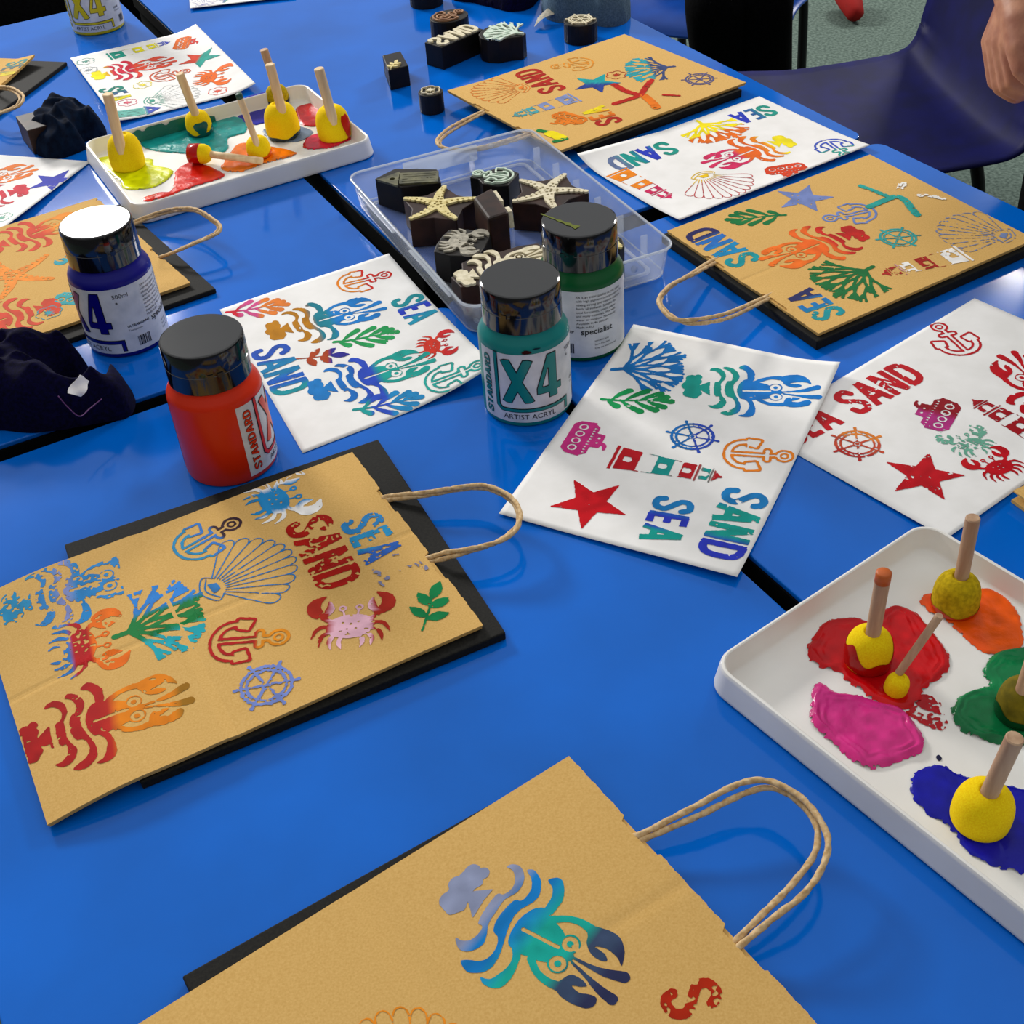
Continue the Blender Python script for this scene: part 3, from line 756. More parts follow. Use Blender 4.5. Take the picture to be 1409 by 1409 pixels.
# --- the bag at the far right ------------------------------------------------------
z0 = .0150
BK = quad_sheet([(617, 127), (770, 207), (1028, 113), (858, 47)], [z0]*4, lambda s, t: z0+.0005*np.sin(s*6)*np.sin(t*9)+.003*np.clip(1-t*5, 0, 1)*np.clip(1-s*1.6, 0, 1))
a = BK.O; b = a+BK.U; uu = BK.U/np.linalg.norm(BK.U); vv = BK.V/np.linalg.norm(BK.V)
board_w([a+uu*.02+vv*.04, b+uu*.006+vv*.03, b+uu*.006+vv*.295, a+uu*.02+vv*.295], .0002, .0105, 'black board beneath the kraft bag nearest the far chairs')
bagB = bag('kraft bag with a teal and navy star, nearest the far chairs', BK, .0042)
stamp(BK, bagB, 'anchor', (812, 86), (762, 92), '#d98a2a', wear=.22, step=1, label='orange anchor print')
stamp(BK, bagB, 'coral', (922, 92), (866, 98), ['v', '#3c4a74', .45, '#2f9aa4'], wear=.14, step=1, label='navy and turquoise coral print')
stamp(BK, bagB, 'wheel', (942, 112), (983, 106), '#5a567c', wear=.12, step=1, label="faint violet ship's wheel print")
stamp(BK, bagB, 'shell', (722, 121), (653, 127), '#d9782c', wear=.1, rough=.3, step=.8, label='orange scallop print')
stamp(BK, bagB, 'SAND', (783, 124), (735, 91), '#a8241a', wear=.1, step=1, label='red SAND lettering')
stamp(BK, bagB, 'star', (820, 115), (854, 114), ['u', '#1f9a9c', .5, '#2a3f8c'], wear=.06, step=1, label='teal and navy star print')
stamp(BK, bagB, 'flower', (848, 103.4), (862, 103.4), '#b0301e', wear=.12, step=1, label='red sand dollar print')
smear(BK, bagB, 'starfish_print', [([(845, 117), (862, 126), (880, 131)], 5), ([(846, 143), (866, 137), (882, 131)], 4.5), ([(882, 130), (892, 116), (896, 111)], 4.5), ([(913, 131), (934, 132)], 2.4)], '#b4231a', wear=.12, step=1, label='red arms of a starfish print')
smear(BK, bagB, 'starfish_print', [([(886, 132), (896, 140), (903, 148)], 6)], '#e0741a', wear=.1, step=1, label='orange arm of a starfish print')
stamp(BK, bagB, 'lighthouse', (791, 134), (707, 160), ['v', '#7f8cb8', .6, '#4a9aa0'], wear=.1, step=1, label='lilac and teal lighthouse print')
stamp(BK, bagB, 'ship', (794, 157), (763, 174), '#d9741c', wear=.1, step=1, label='orange boat print')
stamp(BK, bagB, 'SEA', (857, 166), (830, 145), ['u', '#a8241a', .36, '#d9741c', .66, '#ead21a'], wear=.1, step=1, label='SEA lettering in red, orange and yellow')
smear(BK, bagB, 'leaf_print', [([(757, 184), (772, 190)], 8)], '#e8d414', wear=.05, step=1, label='yellow fruit shaped print')
smear(BK, bagB, 'leaf_print', [([(742, 180), (752, 182)], 4), ([(764, 195), (778, 191)], 4)], '#1c7a3c', wear=.05, step=1, label='green leaves of the fruit shaped print')
q = [(672, 150), (660, 155), (637, 166), (617, 177), (604, 188.5), (601, 196.4), (609.5, 203), (637, 206), (668, 201), (700, 192), (725, 184), (738, 178)]
rope('handle', hp(q, [.0125]+zarc(len(q)-2, .015, .03)+[.0125]), .0021, bagB)
q = [(672, 153), (661, 158), (639, 170), (619, 182), (607, 192), (606, 199), (616, 205), (640, 208), (670, 204), (702, 195), (727, 187), (740, 181)]
rope('handle', hp(q, [.0118]+zarc(len(q)-2, .0135, .024)+[.0118]), .0021, bagB)

# --- the bag at the left edge, behind the blue bottle ---------------------------------
z0 = .0105
a, b = W((133, 272), z0), W((262, 389), z0); d2 = W((95, 446), z0)-b; d2 /= np.linalg.norm(d2)
LB = Sheet(a, b-a, d2*.31, lambda s, t: z0+.0005*np.sin(s*6)*np.sin(t*9)+.0008*crease(s, .95, .05))
e = W((297, 397), .006); u1 = (a-b)/np.linalg.norm(a-b)
board_w([e, e+u1*.27, e+u1*.27+d2*.33, e+d2*.33], .0002, .006, 'black board under the kraft bag at the left edge')
bagL = bag('kraft bag with an orange starfish print, behind the blue bottle', LB, .0042, ((.02, .03), (.62, .75)))
stamp(LB, bagL, 'lobster', (-10, 340), (112, 300), ['v', '#cc3a14', .55, '#d5561a', .62, '#e58a22'], wear=.08, label='red and orange lobster print')
stamp(LB, bagL, 'starfish', (17, 379), (80, 384), '#e8871a', wear=.08, label='orange starfish print')
stamp(LB, bagL, 'crab', (128, 350), (82, 350), '#2a9aa8', wear=.06, label='teal crab print')
stamp(LB, bagL, 'ship', (95, 424), (122, 388), '#35a0a4', wear=.04, label='teal boat print')
stamp(LB, bagL, 'lobster', (60, 425), (-58, 458), ['v', '#cc3a14', .6, '#d5561a'], wear=.1, label='red lobster print')
stamp(LB, bagL, 'flower', (67.4, 430.5), (86, 429), '#2f8f9c', wear=.06, step=.7, label='teal sand dollar print')
q = [(172, 312), (185, 305), (222, 291), (248.6, 286.6), (271.6, 288.4), (293, 301), (303.6, 311.5), (298, 322), (266, 336), (239.7, 347), (222, 353), (210, 358)]
rope('handle', hp(q, [.0075]+zarc(len(q)-2, .01, .03)+[.0075]), .0019, bagL)
q = [(172, 314), (186, 308), (222, 295), (249, 290), (271, 291.5), (290, 303), (300, 312), (294, 322), (263, 336), (236, 348), (220, 355), (208, 360)]
rope('handle', hp(q, [.007]+zarc(len(q)-2, .0085, .024)+[.007]), .0019, bagL)

# --- the bag in the far left corner -----------------------------------------------------
z0 = .0115
a = W((50, 82), z0); d1 = W((0, 118), z0)-a; d1 /= np.linalg.norm(d1); d2 = W((0, 72), z0)-a; d2 -= d1*(d2@d1); d2 /= np.linalg.norm(d2)
FL_ = Sheet(a, d1*.25, d2*.2, lambda s, t: z0+.008*np.clip(1-t*6, 0, 1)*np.clip(1-s*3, 0, 1)+.0*s)
e = W((92, 85), .006); 
board_w([e, e+d1*.26, e+d1*.26+d2*.2, e+d2*.2], .0002, .006, 'black board under the kraft bag in the far left corner')
bagC = bag('kraft bag with SEA lettering in the far left corner', FL_, .0042)
stamp(FL_, bagC, 'SEA', (14, 84), (-10, 109), ['u', '#2f7f7c', .36, '#4a5a5c', .66, '#d9c41c'], wear=.08, step=1, label='SEA lettering in teal, grey and yellow')
q = [(-14, 118), (0, 119), (16, 121), (30, 129), (32, 137), (24, 147), (0, 156), (-20, 161)]
rope('handle', hp(q, zarc(len(q), .012, .03)), .0021, bagC)
q = [(-14, 121), (0, 122), (14, 124), (25, 131), (27, 138), (20, 147), (-2, 155), (-22, 159)]
rope('handle', hp(q, zarc(len(q), .011, .025)), .0021, bagC)

# --- kraft bag corner at the right edge of the picture -------------------------------------
a = W((1394, 675), .012); n = W((1409, 668), .012)-a; n /= np.linalg.norm(n); m_ = W((1409, 686), .012)-a; m_ -= n*(n@m_)*.6; m_ /= np.linalg.norm(m_)
RB = Sheet(a, n*.12, m_*.1, lambda s, t: .012+0*s)
t = thing('paper_bag', 'kraft bag of which only a folded corner shows at the right edge', 'paper bag', (*(a+n*.06+m_*.05), .0), 'kraft paper bags with printed sea motifs')
v, f = RB.mesh(6, 6, .0012); obj('front_panel', v, f, M['kraft'], t)
a2 = W((1391.5, 689), .002); RB2 = Sheet(a2, n*.12, m_*.1, lambda s, t: .0035+0*s); v, f = RB2.mesh(6, 6, .003); obj('back_panel', v, f, M['kraft'], t)
v, f = Sheet(a+n*.05+m_*.04, n*.06, m_*.05, lambda s, t: .0108+0*s).mesh(4, 4, .0075); obj('gusset', v, f, M['kraft'], t)

# ------------------------------------------------------------------ printed sheets of paper
def paper(label, sh, ns=40, nt=50):
    v, f = sh.mesh(ns, nt, .0003)
    o = obj('paper_sheet', v, f, M['paper'], None, True)
    return tag(o, label, 'paper', 'white sheets of stamp prints')
# in front of the teal bottle
P1 = quad_sheet([(871.4, 450.7), (1155, 509.5), (1013.7, 800), (686.7, 706.8)], [.0015, .0015, .0015, .0015],
    lambda s, t: .0022+.006*np.clip((s-.72)/.28, 0, 1)**2*np.clip((.55-t)/.55, 0, 1)+.004*np.clip((t-.7)/.3, 0, 1)**2*np.clip((s-.3)/.7, 0, 1)+.003*np.clip(1-t*5, 0, 1)**2)
p1 = paper('white sheet with a teal and blue lobster and a big red star', P1)
stamp(P1, p1, 'coral', (843, 508.5), (943, 502), '#1670b8', wear=.0, label='blue coral print')
stamp(P1, p1, 'sprig', (828.5, 549.5), (929, 553), ['v', '#169a55', .4, '#0f8848'], wear=.05, label='green seaweed print')
stamp(P1, p1, 'lobster', (942, 530.5), (1125, 540), ['v', '#139487', .42, '#1674c4'], wear=.04, label='lobster print with teal tail and blue head')
stamp(P1, p1, 'wheel', (917, 599), (989, 602.5), ['v', '#1668b0', .5, '#2a4ab0'], wear=.04, step=.6, label="blue ship's wheel print")
stamp(P1, p1, 'ship', (783, 599), (838, 610), '#c8317f', wear=.06, label='pink boat print')
stamp(P1, p1, 'anchor', (997, 623), (1091, 628.5), '#e8801c', wear=.02, label='orange anchor print')
stamp(P1, p1, 'lighthouse', (843, 628.5), (991, 656.5), ['v', '#b81420', .32, '#14908a', .58, '#b81420', .79, '#14908a', .9, '#b81420'], wear=.06, label='red and teal lighthouse print')
stamp(P1, p1, 'star', (812, 692), (790, 661), '#c0101c', wear=.03, label='red star print')
stamp(P1, p1, 'SEA', (903, 682), (878, 741), ['u', '#1a78b8', .35, '#2a38b8', .66, '#12988c'], wear=.05, label='SEA lettering in blue and teal')
stamp(P1, p1, 'SAND', (1000, 669), (955, 763), ['u', '#1a78b8', .26, '#12988c', .68, '#2a38b8'], wear=.1, label='SAND lettering in blue and teal')
# at the right edge
a = W((1341, 410), .001); b = W((1157, 520), .001); d = (b-a)/np.linalg.norm(b-a); n = np.array([-d[1], d[0]])
P2 = Sheet(a, d*.32, n*.205, lambda s, t: .0008+.007*np.clip((s-.5)/.5, 0, 1)**2*np.clip((t-.3)/.7, 0, 1)*np.clip(1.6-1.2*s, .4, 1)+.0*t)
p2 = paper('white sheet with SAND in red and a red star, at the right edge', P2)
stamp(P2, p2, 'anchor', (1336, 489), (1284, 443), '#b8141f', wear=.04, label='red anchor print')
stamp(P2, p2, 'SAND', (1186, 570), (1277, 521), '#b8141f', wear=.14, label='red SAND lettering')
stamp(P2, p2, 'SEA', (1098, 613), (1160, 583), '#b8141f', wear=.06, label='red SEA lettering')
stamp(P2, p2, 'lobster', (1462, 566), (1386, 488), '#b8141f', hold='top', wear=.08, label='red lobster print')
stamp(P2, p2, 'ship', (1309, 575), (1257, 561), ['u', '#b0307c', .5, '#8a1420'], wear=.1, label='purple and dark red boat print')
stamp(P2, p2, 'lighthouse', (1436, 603), (1339, 551), '#a01a22', hold='top', wear=.12, label='dark red lighthouse print')
stamp(P2, p2, 'wheel', (1143, 604), (1217, 618), ['u', '#e08030', .35, '#c04a30', .7, '#b02a24'], wear=.12, step=.6, label="orange and red ship's wheel print")
stamp(P2, p2, 'crab', (1349, 625), (1316, 592), '#6aa890', wear=.33, label='faint green crab print')
stamp(P2, p2, 'crab', (1392, 655), (1348, 625), '#b8141f', wear=.06, label='red crab print')
stamp(P2, p2, 'star', (1271, 655), (1222, 637), '#b8141f', wear=.14, label='red star print')
# beside the orange bottle
P3 = quad_sheet([(301, 420), (537, 353), (676, 501), (418.7, 631)], [.001, .001, .012, .001],
    lambda s, t: .0008+.016*np.clip((s-.45)/.55, 0, 1)**2*np.clip((t-.25)/.75, 0, 1)**1.3+.002*np.clip(.3-t, 0, 1)*np.sin(s*5))
p3 = paper('white sheet with two lobsters, between the orange and the teal bottle', P3)
stamp(P3, p3, 'anchor', (469, 393), (535, 377), ['v', '#e0801c', .45, '#c8281e'], wear=.06, label='orange and red anchor print')
stamp(P3, p3, 'sprig', (316, 429), (396, 419), ['v', '#c8142c', .22, '#cc4a84', .5, '#dd7a30'], wear=.05, label='pink and orange seaweed print')
stamp(P3, p3, 'lobster', (366, 458), (527, 420), ['v', '#b87a10', .2, '#b07410', .4, '#1a7a8c', .55, '#1676c0'], wear=.06, label='ochre and blue lobster print')
stamp(P3, p3, 'SEA', (536, 414), (565, 449), ['u', '#1a8a94', .35, '#2438b8', .66, '#178ba8'], wear=.04, label='SEA lettering in teal and blue')
stamp(P3, p3, 'sprig', (459, 471), (551, 456), '#1f9450', wear=.05, label='green seaweed print')
stamp(P3, p3, 'crab', (572, 482), (628, 467), ['v', '#d0301c', .6, '#c81e22'], wear=.06, label='red crab print')
stamp(P3, p3, 'leaf', (410, 494.5), (478, 486), ['v', '#a8401c', .6, '#2e2a8c'], wear=.12, label='brown and navy leaf print')
stamp(P3, p3, 'SAND', (346, 487), (377, 546), ['u', '#2450b0', .3, '#1878a8', .6, '#1a5ab8', .8, '#178f9a'], wear=.04, label='SAND lettering in blue and teal')
stamp(P3, p3, 'lobster', (425, 540), (593, 491), ['v', '#1a78c0', .2, '#1668b8', .4, '#2848b8', .55, '#159a90'], wear=.08, label='blue and teal lobster print')
stamp(P3, p3, 'sprig', (487, 564), (585, 545), ['v', '#1a9290', .25, '#2a4cb8', .5, '#1a80b8'], wear=.06, label='blue seaweed print')
stamp(P3, p3, 'anchor', (590, 529), (663, 500), '#1f9a90', wear=.04, label='teal anchor print')
# behind the plastic box
P4 = quad_sheet([(1043.9, 133.2), (1198, 205.3), (934, 307.8), (795.4, 223.5)], [.001]*4,
    lambda s, t: .0022+.010*np.clip(1-s*4, 0, 1)**2*np.clip((t-.55)/.45, 0, 1)+.004*np.clip((s-.6)/.4, 0, 1)**2)
p4 = paper('white sheet with a yellow coral and outline scallop, between two kraft bags', P4)
stamp(P4, p4, 'SEA', (1057, 143), (996, 160), ['u', '#1f8f80', .36, '#2a5f9c', .62, '#2a3ab8'], wear=.04, step=1, label='SEA lettering in green and blue')
stamp(P4, p4, 'coral', (957, 165), (1005, 194), ['v', '#f0dc14', .55, '#e06a1c'], wear=.02, step=1, label='yellow and orange coral print')
stamp(P4, p4, 'lobster', (1091, 191), (969, 228), ['v', '#eedc1a', .25, '#e8841c', .36, '#e0641c', .6, '#cc2a5c'], wear=.04, step=.9, label='lobster print from yellow to orange and pink')
stamp(P4, p4, 'SAND', (921, 192), (821, 222), ['u', '#1f8f80', .26, '#2a3ab8', .5, '#1a958c', .73, '#66769c'], wear=.04, step=1, label='SAND lettering in green, blue and grey')
stamp(P4, p4, 'lighthouse', (846, 236), (925, 273), ['v', '#e8841c', .55, '#cc2a5c'], wear=.08, step=1, label='orange and pink lighthouse print')
stamp(P4, p4, 'shell', (964, 239), (1014, 268), ['v', '#e0b81a', .3, '#b83a3c'], wear=.0, rough=.2, step=.7, label='yellow and red outline scallop print')
stamp(P4, p4, 'ship', (1074, 224), (1094, 248), '#d2401e', wear=.06, step=1, label='red boat print')
stamp(P4, p4, 'anchor', (1135, 193), (1168, 216), ['v', '#3a52b8', .5, '#2f9a8c'], wear=.06, step=1, label='blue and teal anchor print')
# far left, behind the smaller tray
P5 = quad_sheet([(275, 40.6), (348.8, 123.6), (166, 170.5), (93, 81.2)], [.001]*4,
    lambda s, t: .0022+.008*np.clip(1-t*4, 0, 1)**2+.004*np.clip((t-.75)/.25, 0, 1)**2*np.clip(s, 0, 1))
p5 = paper('white sheet with a teal and red star, beyond the smaller paint tray', P5)
for (x, y, c_, nm) in ((118, 84.7, '#5a9a8c', 'green'), (122, 96.6, '#8f979c', 'grey'), (196, 117, '#dccc1a', 'yellow'), (175.4, 141.3, '#d05a70', 'pink'), (299.6, 125.5, '#dd5a48', 'red')):
    stamp(P5, p5, 'flower', (x, y), (x+14, y-2), c_, step=.9, wear=.06, label=nm+' sand dollar print')
stamp(P5, p5, 'lighthouse', (151.5, 78), (231, 58.5), ['v', '#1f8f7c', .3, '#e8dc1c', .8, '#4450b4'], wear=.06, step=1, label='green, yellow and blue lighthouse print')
stamp(P5, p5, 'ship', (242, 61), (273, 55), ['v', '#e06a20', .6, '#cc3024'], wear=.05, step=1, label='orange and red boat print')
stamp(P5, p5, 'lobster', (126, 105.5), (240, 82), ['v', '#eadc14', .18, '#e0a01a', .24, '#c81e3c', .5, '#dd4a30'], wear=.06, step=1, label='lobster print with yellow tail and red body')
stamp(P5, p5, 'star', (275, 81), (303, 76), ['v', '#d2442c', .45, '#279a8c'], wear=.04, step=1, label='teal and red star print')
stamp(P5, p5, 'anchor', (208, 108), (261, 97), '#d5603c', wear=.06, step=.9, label='red anchor print')
stamp(P5, p5, 'crab', (266, 109), (319, 100), '#e5681c', wear=.05, step=1, label='orange crab print')
stamp(P5, p5, 'SEA', (134, 123), (152, 142), ['u', '#1f7f70', .4, '#3a5a84', .68, '#dcd01a'], wear=.06, step=1, label='SEA lettering in green and yellow')
stamp(P5, p5, 'shell', (203, 140), (272, 126), ['v', '#4aa08c', .35, '#b4b8b8'], wear=.1, step=.8, label='pale grey scallop print')
stamp(P5, p5, 'hut', (157, 158), (222, 148), ['v', '#6fb4a8', .65, '#3f50b0'], wear=.05, step=1, label='beach hut print with green wall and blue roof')
# left edge
a = W((0, 214), .001); b = W((125, 222), .001); c = W((0, 318), .001)
d = W((125, 222), .001)-W((20, 312), .001); d /= np.linalg.norm(d)
e1 = W((0, 213), .001)-b; e1 /= np.linalg.norm(e1)
P6 = Sheet(b, e1*.297, -d*.21, lambda s, t: .001+.009*np.clip(1-s*5, 0, 1)**2*np.clip(t, 0, 1))
p6 = paper('white sheet with a blue star, cut by the left edge of the picture', P6)
stamp(P6, p6, 'star', (73, 249), (98, 247), '#2a34a8', wear=.03, label='blue star print')
stamp(P6, p6, 'lobster', (-88, 268), (50, 230), ['v', '#c82a2c', .6, '#e5741c'], wear=.06, label='orange lobster print')
stamp(P6, p6, 'lobster', (30, 262), (-90, 290), '#c8283c', wear=.06, label='red lobster print')
stamp(P6, p6, 'flower', (2, 300), (16, 299), '#7ab4a0', wear=.05, step=.8, label='green sand dollar print')
# top edge
a = W((262, 14), .001); b = W((400, -2), .001); c = W((268, -40), .001)
P7 = Sheet(a, (b-a)*1.05, (W((255, -60), .001)-a)*1.0, lambda s, t: .001+.003*np.clip(1-t*5, 0, 1))
p7 = paper('white sheet with a lilac print at the top edge of the picture', P7)
stamp(P7, p7, 'coral', (300, 14), (330, -25), ['u', '#7a78b4', .5, '#6aa88c'], wear=.1, step=1.2, label='lilac and green coral print')
stamp(P7, p7, 'shell', (280, 20), (286, -22), '#8a8ab8', wear=.1, step=1.2, label='lilac scallop print')
# ================================================================== paint bottles
def font_mesh(txt, size, bold=0):
    cu = bpy.data.curves.new('txt', 'FONT'); cu.body = txt; cu.size = size; cu.offset = bold; cu.resolution_u = 3
    o = bpy.data.objects.new('txt', cu); COL.objects.link(o)
    bpy.context.view_layer.update()
    me = bpy.data.meshes.new_from_object(o.evaluated_get(bpy.context.evaluated_depsgraph_get()))
    V = np.array([v.co[:2] for v in me.vertices]).reshape(-1, 2); F = [tuple(p.vertices) for p in me.polygons]
    bpy.data.objects.remove(o); bpy.data.curves.remove(cu); bpy.data.meshes.remove(me)
    return V, F
RB_, LZ = .0412, .0055
def mk_letters(kind):
    """X4 mark and its frame in label millimetres"""
    f = Field(16, 94, 0, 76, .55)
    f.add(f.bar((29, 21), (51, 68), 9.5)); f.add(f.bar((51, 21), (29, 68), 9.5)); f.sub(68-f.Y).sub(f.Y-21)
    g = Field(16, 94, 0, 76, .55)
    g.add(g.poly([(68, 70), (78, 70), (78, 37), (83, 37), (83, 29), (78, 29), (78, 23), (68.5, 23), (68.5, 29), (57, 29), (57, 36)])); g.sub(g.poly([(68.5, 55), (68.5, 37), (63, 37)]))
    h = Field(16, 94, 0, 76, .55)
    h.add(h.poly([(18, 74), (22.5, 74), (22.5, 18), (25, 15.6), (91, 15.6), (91, 2), (86.5, 2), (86.5, 11), (23, 11), (18, 16)]))
    f.F = np.minimum(np.minimum(f.F, g.F), h.F)
    return f
LETF = mk_letters(0)
STD = d_text('STANDARD', 1.2, 4.2)
def bottle(label, px, color, phi_rel, scale=1., base=None):
    B = T(*px, 0.) if base is None else base
    m = noisy('paint bottle plastic '+color, color, color, 10, .32, .3)
    t = thing('paint_bottle', label, 'paint bottle', B, 'acrylic paint bottles on the tables')
    R = RB_
    prof = [(R-.003, 0), (R-.0008, .0012), (R, .004), (R, .080), (R-.0004, .083), (R-.0022, .0868), (R-.005, .0905), (.0345, .0945), (.0345, .096)]
    autosmooth(MB().lathe(prof, B, 64).build('body', m, t, True), 30)
    cp = [(.0352, .0945), (.0358, .0952), (.0358, .1115), (.0353, .1119), (.0353, .1123), (.0358, .1127), (.0356, .1305), (.0350, .1318), (.0338, .1325), (.0, .1325)]
    cp[-1] = (.0005, .1322)
    cap = autosmooth(MB().lathe(cp, B, 64).build('cap', M['capblack'], t, True), 30)
    phic = math.atan2(-B[1], -B[0]); phi0 = phic+phi_rel
    # the small hinge of the flip lid
    hb = MB(); ha = phic+(.1 if 'orange' in label else -.35)
    for k in (-1, 1):
        a0 = ha+k*.12; c = B+np.array([math.cos(a0)*.0357, math.sin(a0)*.0357, .1105]); e1 = np.array([-math.sin(a0), math.cos(a0)]); e2 = np.array([math.cos(a0), math.sin(a0)])
        hb.box(c, e1, e2, .004, .005, .002, .1105)
    hg = hb.build('hinge', M['capblack'], cap)
    def wrap(V, F, r):
        a = phi0+V[:, 0]/1000/R
        return np.column_stack([B[0]+np.cos(a)*r, B[1]+np.sin(a)*r, LZ+V[:, 1]/1000]), F
    # the wrapped label
    nx, ny = 90, 6; V = np.array([(185*i/(nx-1), 73*j/(ny-1)) for j in range(ny) for i in range(nx)])
    F = [(j*nx+i, j*nx+i+1, (j+1)*nx+i+1, (j+1)*nx+i) for j in range(ny-1) for i in range(nx-1)]
    P, F = wrap(V, F, R+.00025)
    lb = obj('label', P, F, M['label'], t, True)
    def dab(x, y, rx, ry, col, r=R+.0006):
        P, F = wrap(np.array([(x+rx*math.cos(2*PI*k/16)*(1+.25*math.sin(3*k)), y+ry*math.sin(2*PI*k/16)*(1+.2*math.cos(5*k))) for k in range(16)]), [tuple(range(16))], r)
        obj('paint_smear', P, F, M['ink'], t, cols=np.tile(lin(col), (16, 1)))
    if 'teal' in label.split()[0]: dab(50, 75.5, 4.2, 2, '#3a1210'); dab(59, 78, 3.6, .9, '#12303a')
    if label.startswith('green'):
        A0, A1 = T(744, 294, .1328), T(795, 313, .1328); dv = A1-A0; sdv = np.array([-dv[1], dv[0], 0])/np.linalg.norm(dv); vv = []
        for k in range(13): w_ = (.0008+.0022*(k/12)**2)*(1+.4*math.sin(k*2.3)); vv += [A0+dv*k/12+sdv*w_, A0+dv*k/12-sdv*w_]
        obj('paint_smear', vv, [(2*k, 2*k+1, 2*k+3, 2*k+2) for k in range(12)], M['ink'], t, cols=np.tile(lin('#6c7434'), (26, 1)))
    # lettering: dark outline, coloured fill
    V, F, _ = march(LETF.F, LETF.xs, LETF.ys, 2); P, F = wrap(V, F, R+.0005); obj('brand_lettering', P, F, M['dark'], lb)
    V, F, _ = march(LETF.F+.85, LETF.xs, LETF.ys, 2); P, F = wrap(V, F, R+.0008); o = obj('brand_lettering', P, F, m, lb); o['label'] = 'X4 lettering in the colour of the paint'
    k = 62/STD.w
    for off, r_, mt in ((.0, .0005, M['dark']), (1.3, .0008, m)):
        V, F, _ = march(STD.F+off, STD.xs, STD.ys, 3); V = np.column_stack([13.2-V[:, 1]*.2, 5+V[:, 0]*k]); P, F = wrap(V, F, R+r_); obj('side_lettering', P, F, mt, lb)
    def txt(s, x, y, size, name, bold=0):
        V, F = font_mesh(s, size, bold); 
        if len(V): P, F = wrap(V+np.array([x, y]), F, R+.0006); return obj(name, P, F, M['dark'], lb)
    txt('ARTIST ACRYL', 25, 3.6, 7.6, 'title_print')
    txt('500ml', 90, 62, 6.5, 'volume_print'); txt('e', 92, 56, 4.5, 'volume_print', .1)
    txt('GREEN DEEP' if 'green' in label else 'ULTRAMARINE' if 'blue' in label else 'OXIDE', 97, 28, 3.6, 'colour_name_print', .08)
    txt('Transparent', 97, 23.5, 3, 'colour_name_print')
    txt('specialist', 124, 26, 9, 'specialist_print', .12)
    bl = MB(); rng = random.Random(4); x = 104.
    bv = []; bf = []
    while x < 117:
        w = rng.choice([.4, .4, .8, 1.2]); n = len(bv); bv += [(x, 5), (x+w, 5), (x+w, 16), (x, 16)]; bf.append((n, n+1, n+2, n+3)); x += w+rng.choice([.4, .5, .9])
    P, F = wrap(np.array(bv), bf, R+.0006); obj('barcode', P, F, M['dark'], lb)
    V, F = [], []
    body = ['X4 is an artist quality acrylic paint', 'with high pigment concentration, for', 'mixing strong and intense colours', 'finish, all surfaces. Suitable for', 'ideal for canvas, wood, paper', 'and many materials. Mix with', 'water or medium. Non-toxic', 'Available in 46 colours', 'Made in EU']
    allV = []; allF = []; n = 0
    for i, s in enumerate(body):
        v, f = font_mesh(s, 3.5); v = v+np.array([120, 66-i*4.1]); allV.append(v); allF += [tuple(a+n for a in q) for q in f]; n += len(v)
    for i, s in enumerate(['specialist paint', 'Store frost free', 'Keep the bottle closed']):
        v, f = font_mesh(s, 2.6); v = v+np.array([137, 17-i*4.2]); allV.append(v); allF += [tuple(a+n for a in q) for q in f]; n += len(v)
    P, F = wrap(np.vstack(allV), allF, R+.0006); obj('small_print', P, F, M['dark'], lb)
    return t
def base_at(px, py):  return T(px, py, 0.)
bottle('teal paint bottle in front of the green one', (726.5, 552), '#0b7f7c', -1.18)
bottle('green paint bottle standing behind the teal one', (802, 467), '#0a5a2c', -3.05)
bottle('orange paint bottle above the kraft bag with the pink crab', (320, 632), '#dc2e02', .30)
bottle('blue paint bottle behind the orange one', (178, 463), '#0a0a7e', -2.33)
bottle('yellow paint bottle at the far table end', (136.5, 37), '#d8c410', -1.58)

# ================================================================== paint trays
def rrect(c, e1, e2, w, d, r, n=8):
    out = []
    for x, y, a0 in ((1, 1, 0), (-1, 1, 90), (-1, -1, 180), (1, -1, 270)):
        for k in range(n+1):
            b = math.radians(a0+90*k/n); out.append(np.array(c[:2])+e1*(x*(w/2-r)+r*math.cos(b))+e2*(y*(d/2-r)+r*math.sin(b)))
    return out
def shell_loops(name, loops, mat, parent=None, closed_top=True, smooth=True):
    """loops: list of (points xy, z) of equal length; first and last are capped"""
    n = len(loops[0][0]); v = [(p[0], p[1], z) for P, z in loops for p in P]; f = []
    for k in range(len(loops)-1):
        for i in range(n): f.append((k*n+i, k*n+(i+1) % n, (k+1)*n+(i+1) % n, (k+1)*n+i))
    f.append(tuple(range(n))[::-1]); f.append(tuple((len(loops)-1)*n+i for i in range(n)))
    return autosmooth(obj(name, v, f, mat, parent, smooth), 35)
def tray(label, c, ang, w, d):
    e1 = np.array([math.cos(ang), math.sin(ang)]); e2 = np.array([-e1[1], e1[0]])
    R = lambda o, r: rrect(c, e1, e2, w+2*o, d+2*o, r)
    lo = [(R(-.002, .016), .0004), (R(.003, .02), .0012), (R(.0035, .02), .003), (R(.0033, .02), .0042), (R(.0009, .019), .0205), (R(.0006, .019), .0222), (R(-.0003, .018), .0236), (R(-.0018, .017), .0240), (R(-.0028, .016), .0234), (R(-.0031, .016), .022), (R(-.0052, .014), .0075), (R(-.0058, .014), .0058), (R(-.008, .012), .0043), (R(-.012, .01), .0040)]
    o = shell_loops('paint_tray', lo, M['tray'])
    return tag(o, label, 'paint tray', 'white trays of paint'), e1, e2
def fit_rect(px, z, w, d):
    """rectangle w x d laid through pixel corners (order: -+, --, +-, ++)"""
    P = np.array([T(x, y, z)[:2] for x, y in px]); c = P.mean(0)
    Q = np.array([(-w/2, d/2), (-w/2, -d/2), (w/2, -d/2), (w/2, d/2)]); D = P-c
    a = math.atan2((Q[:, 0]*D[:, 1]-Q[:, 1]*D[:, 0]).sum(), (Q*D).sum())
    return c, a
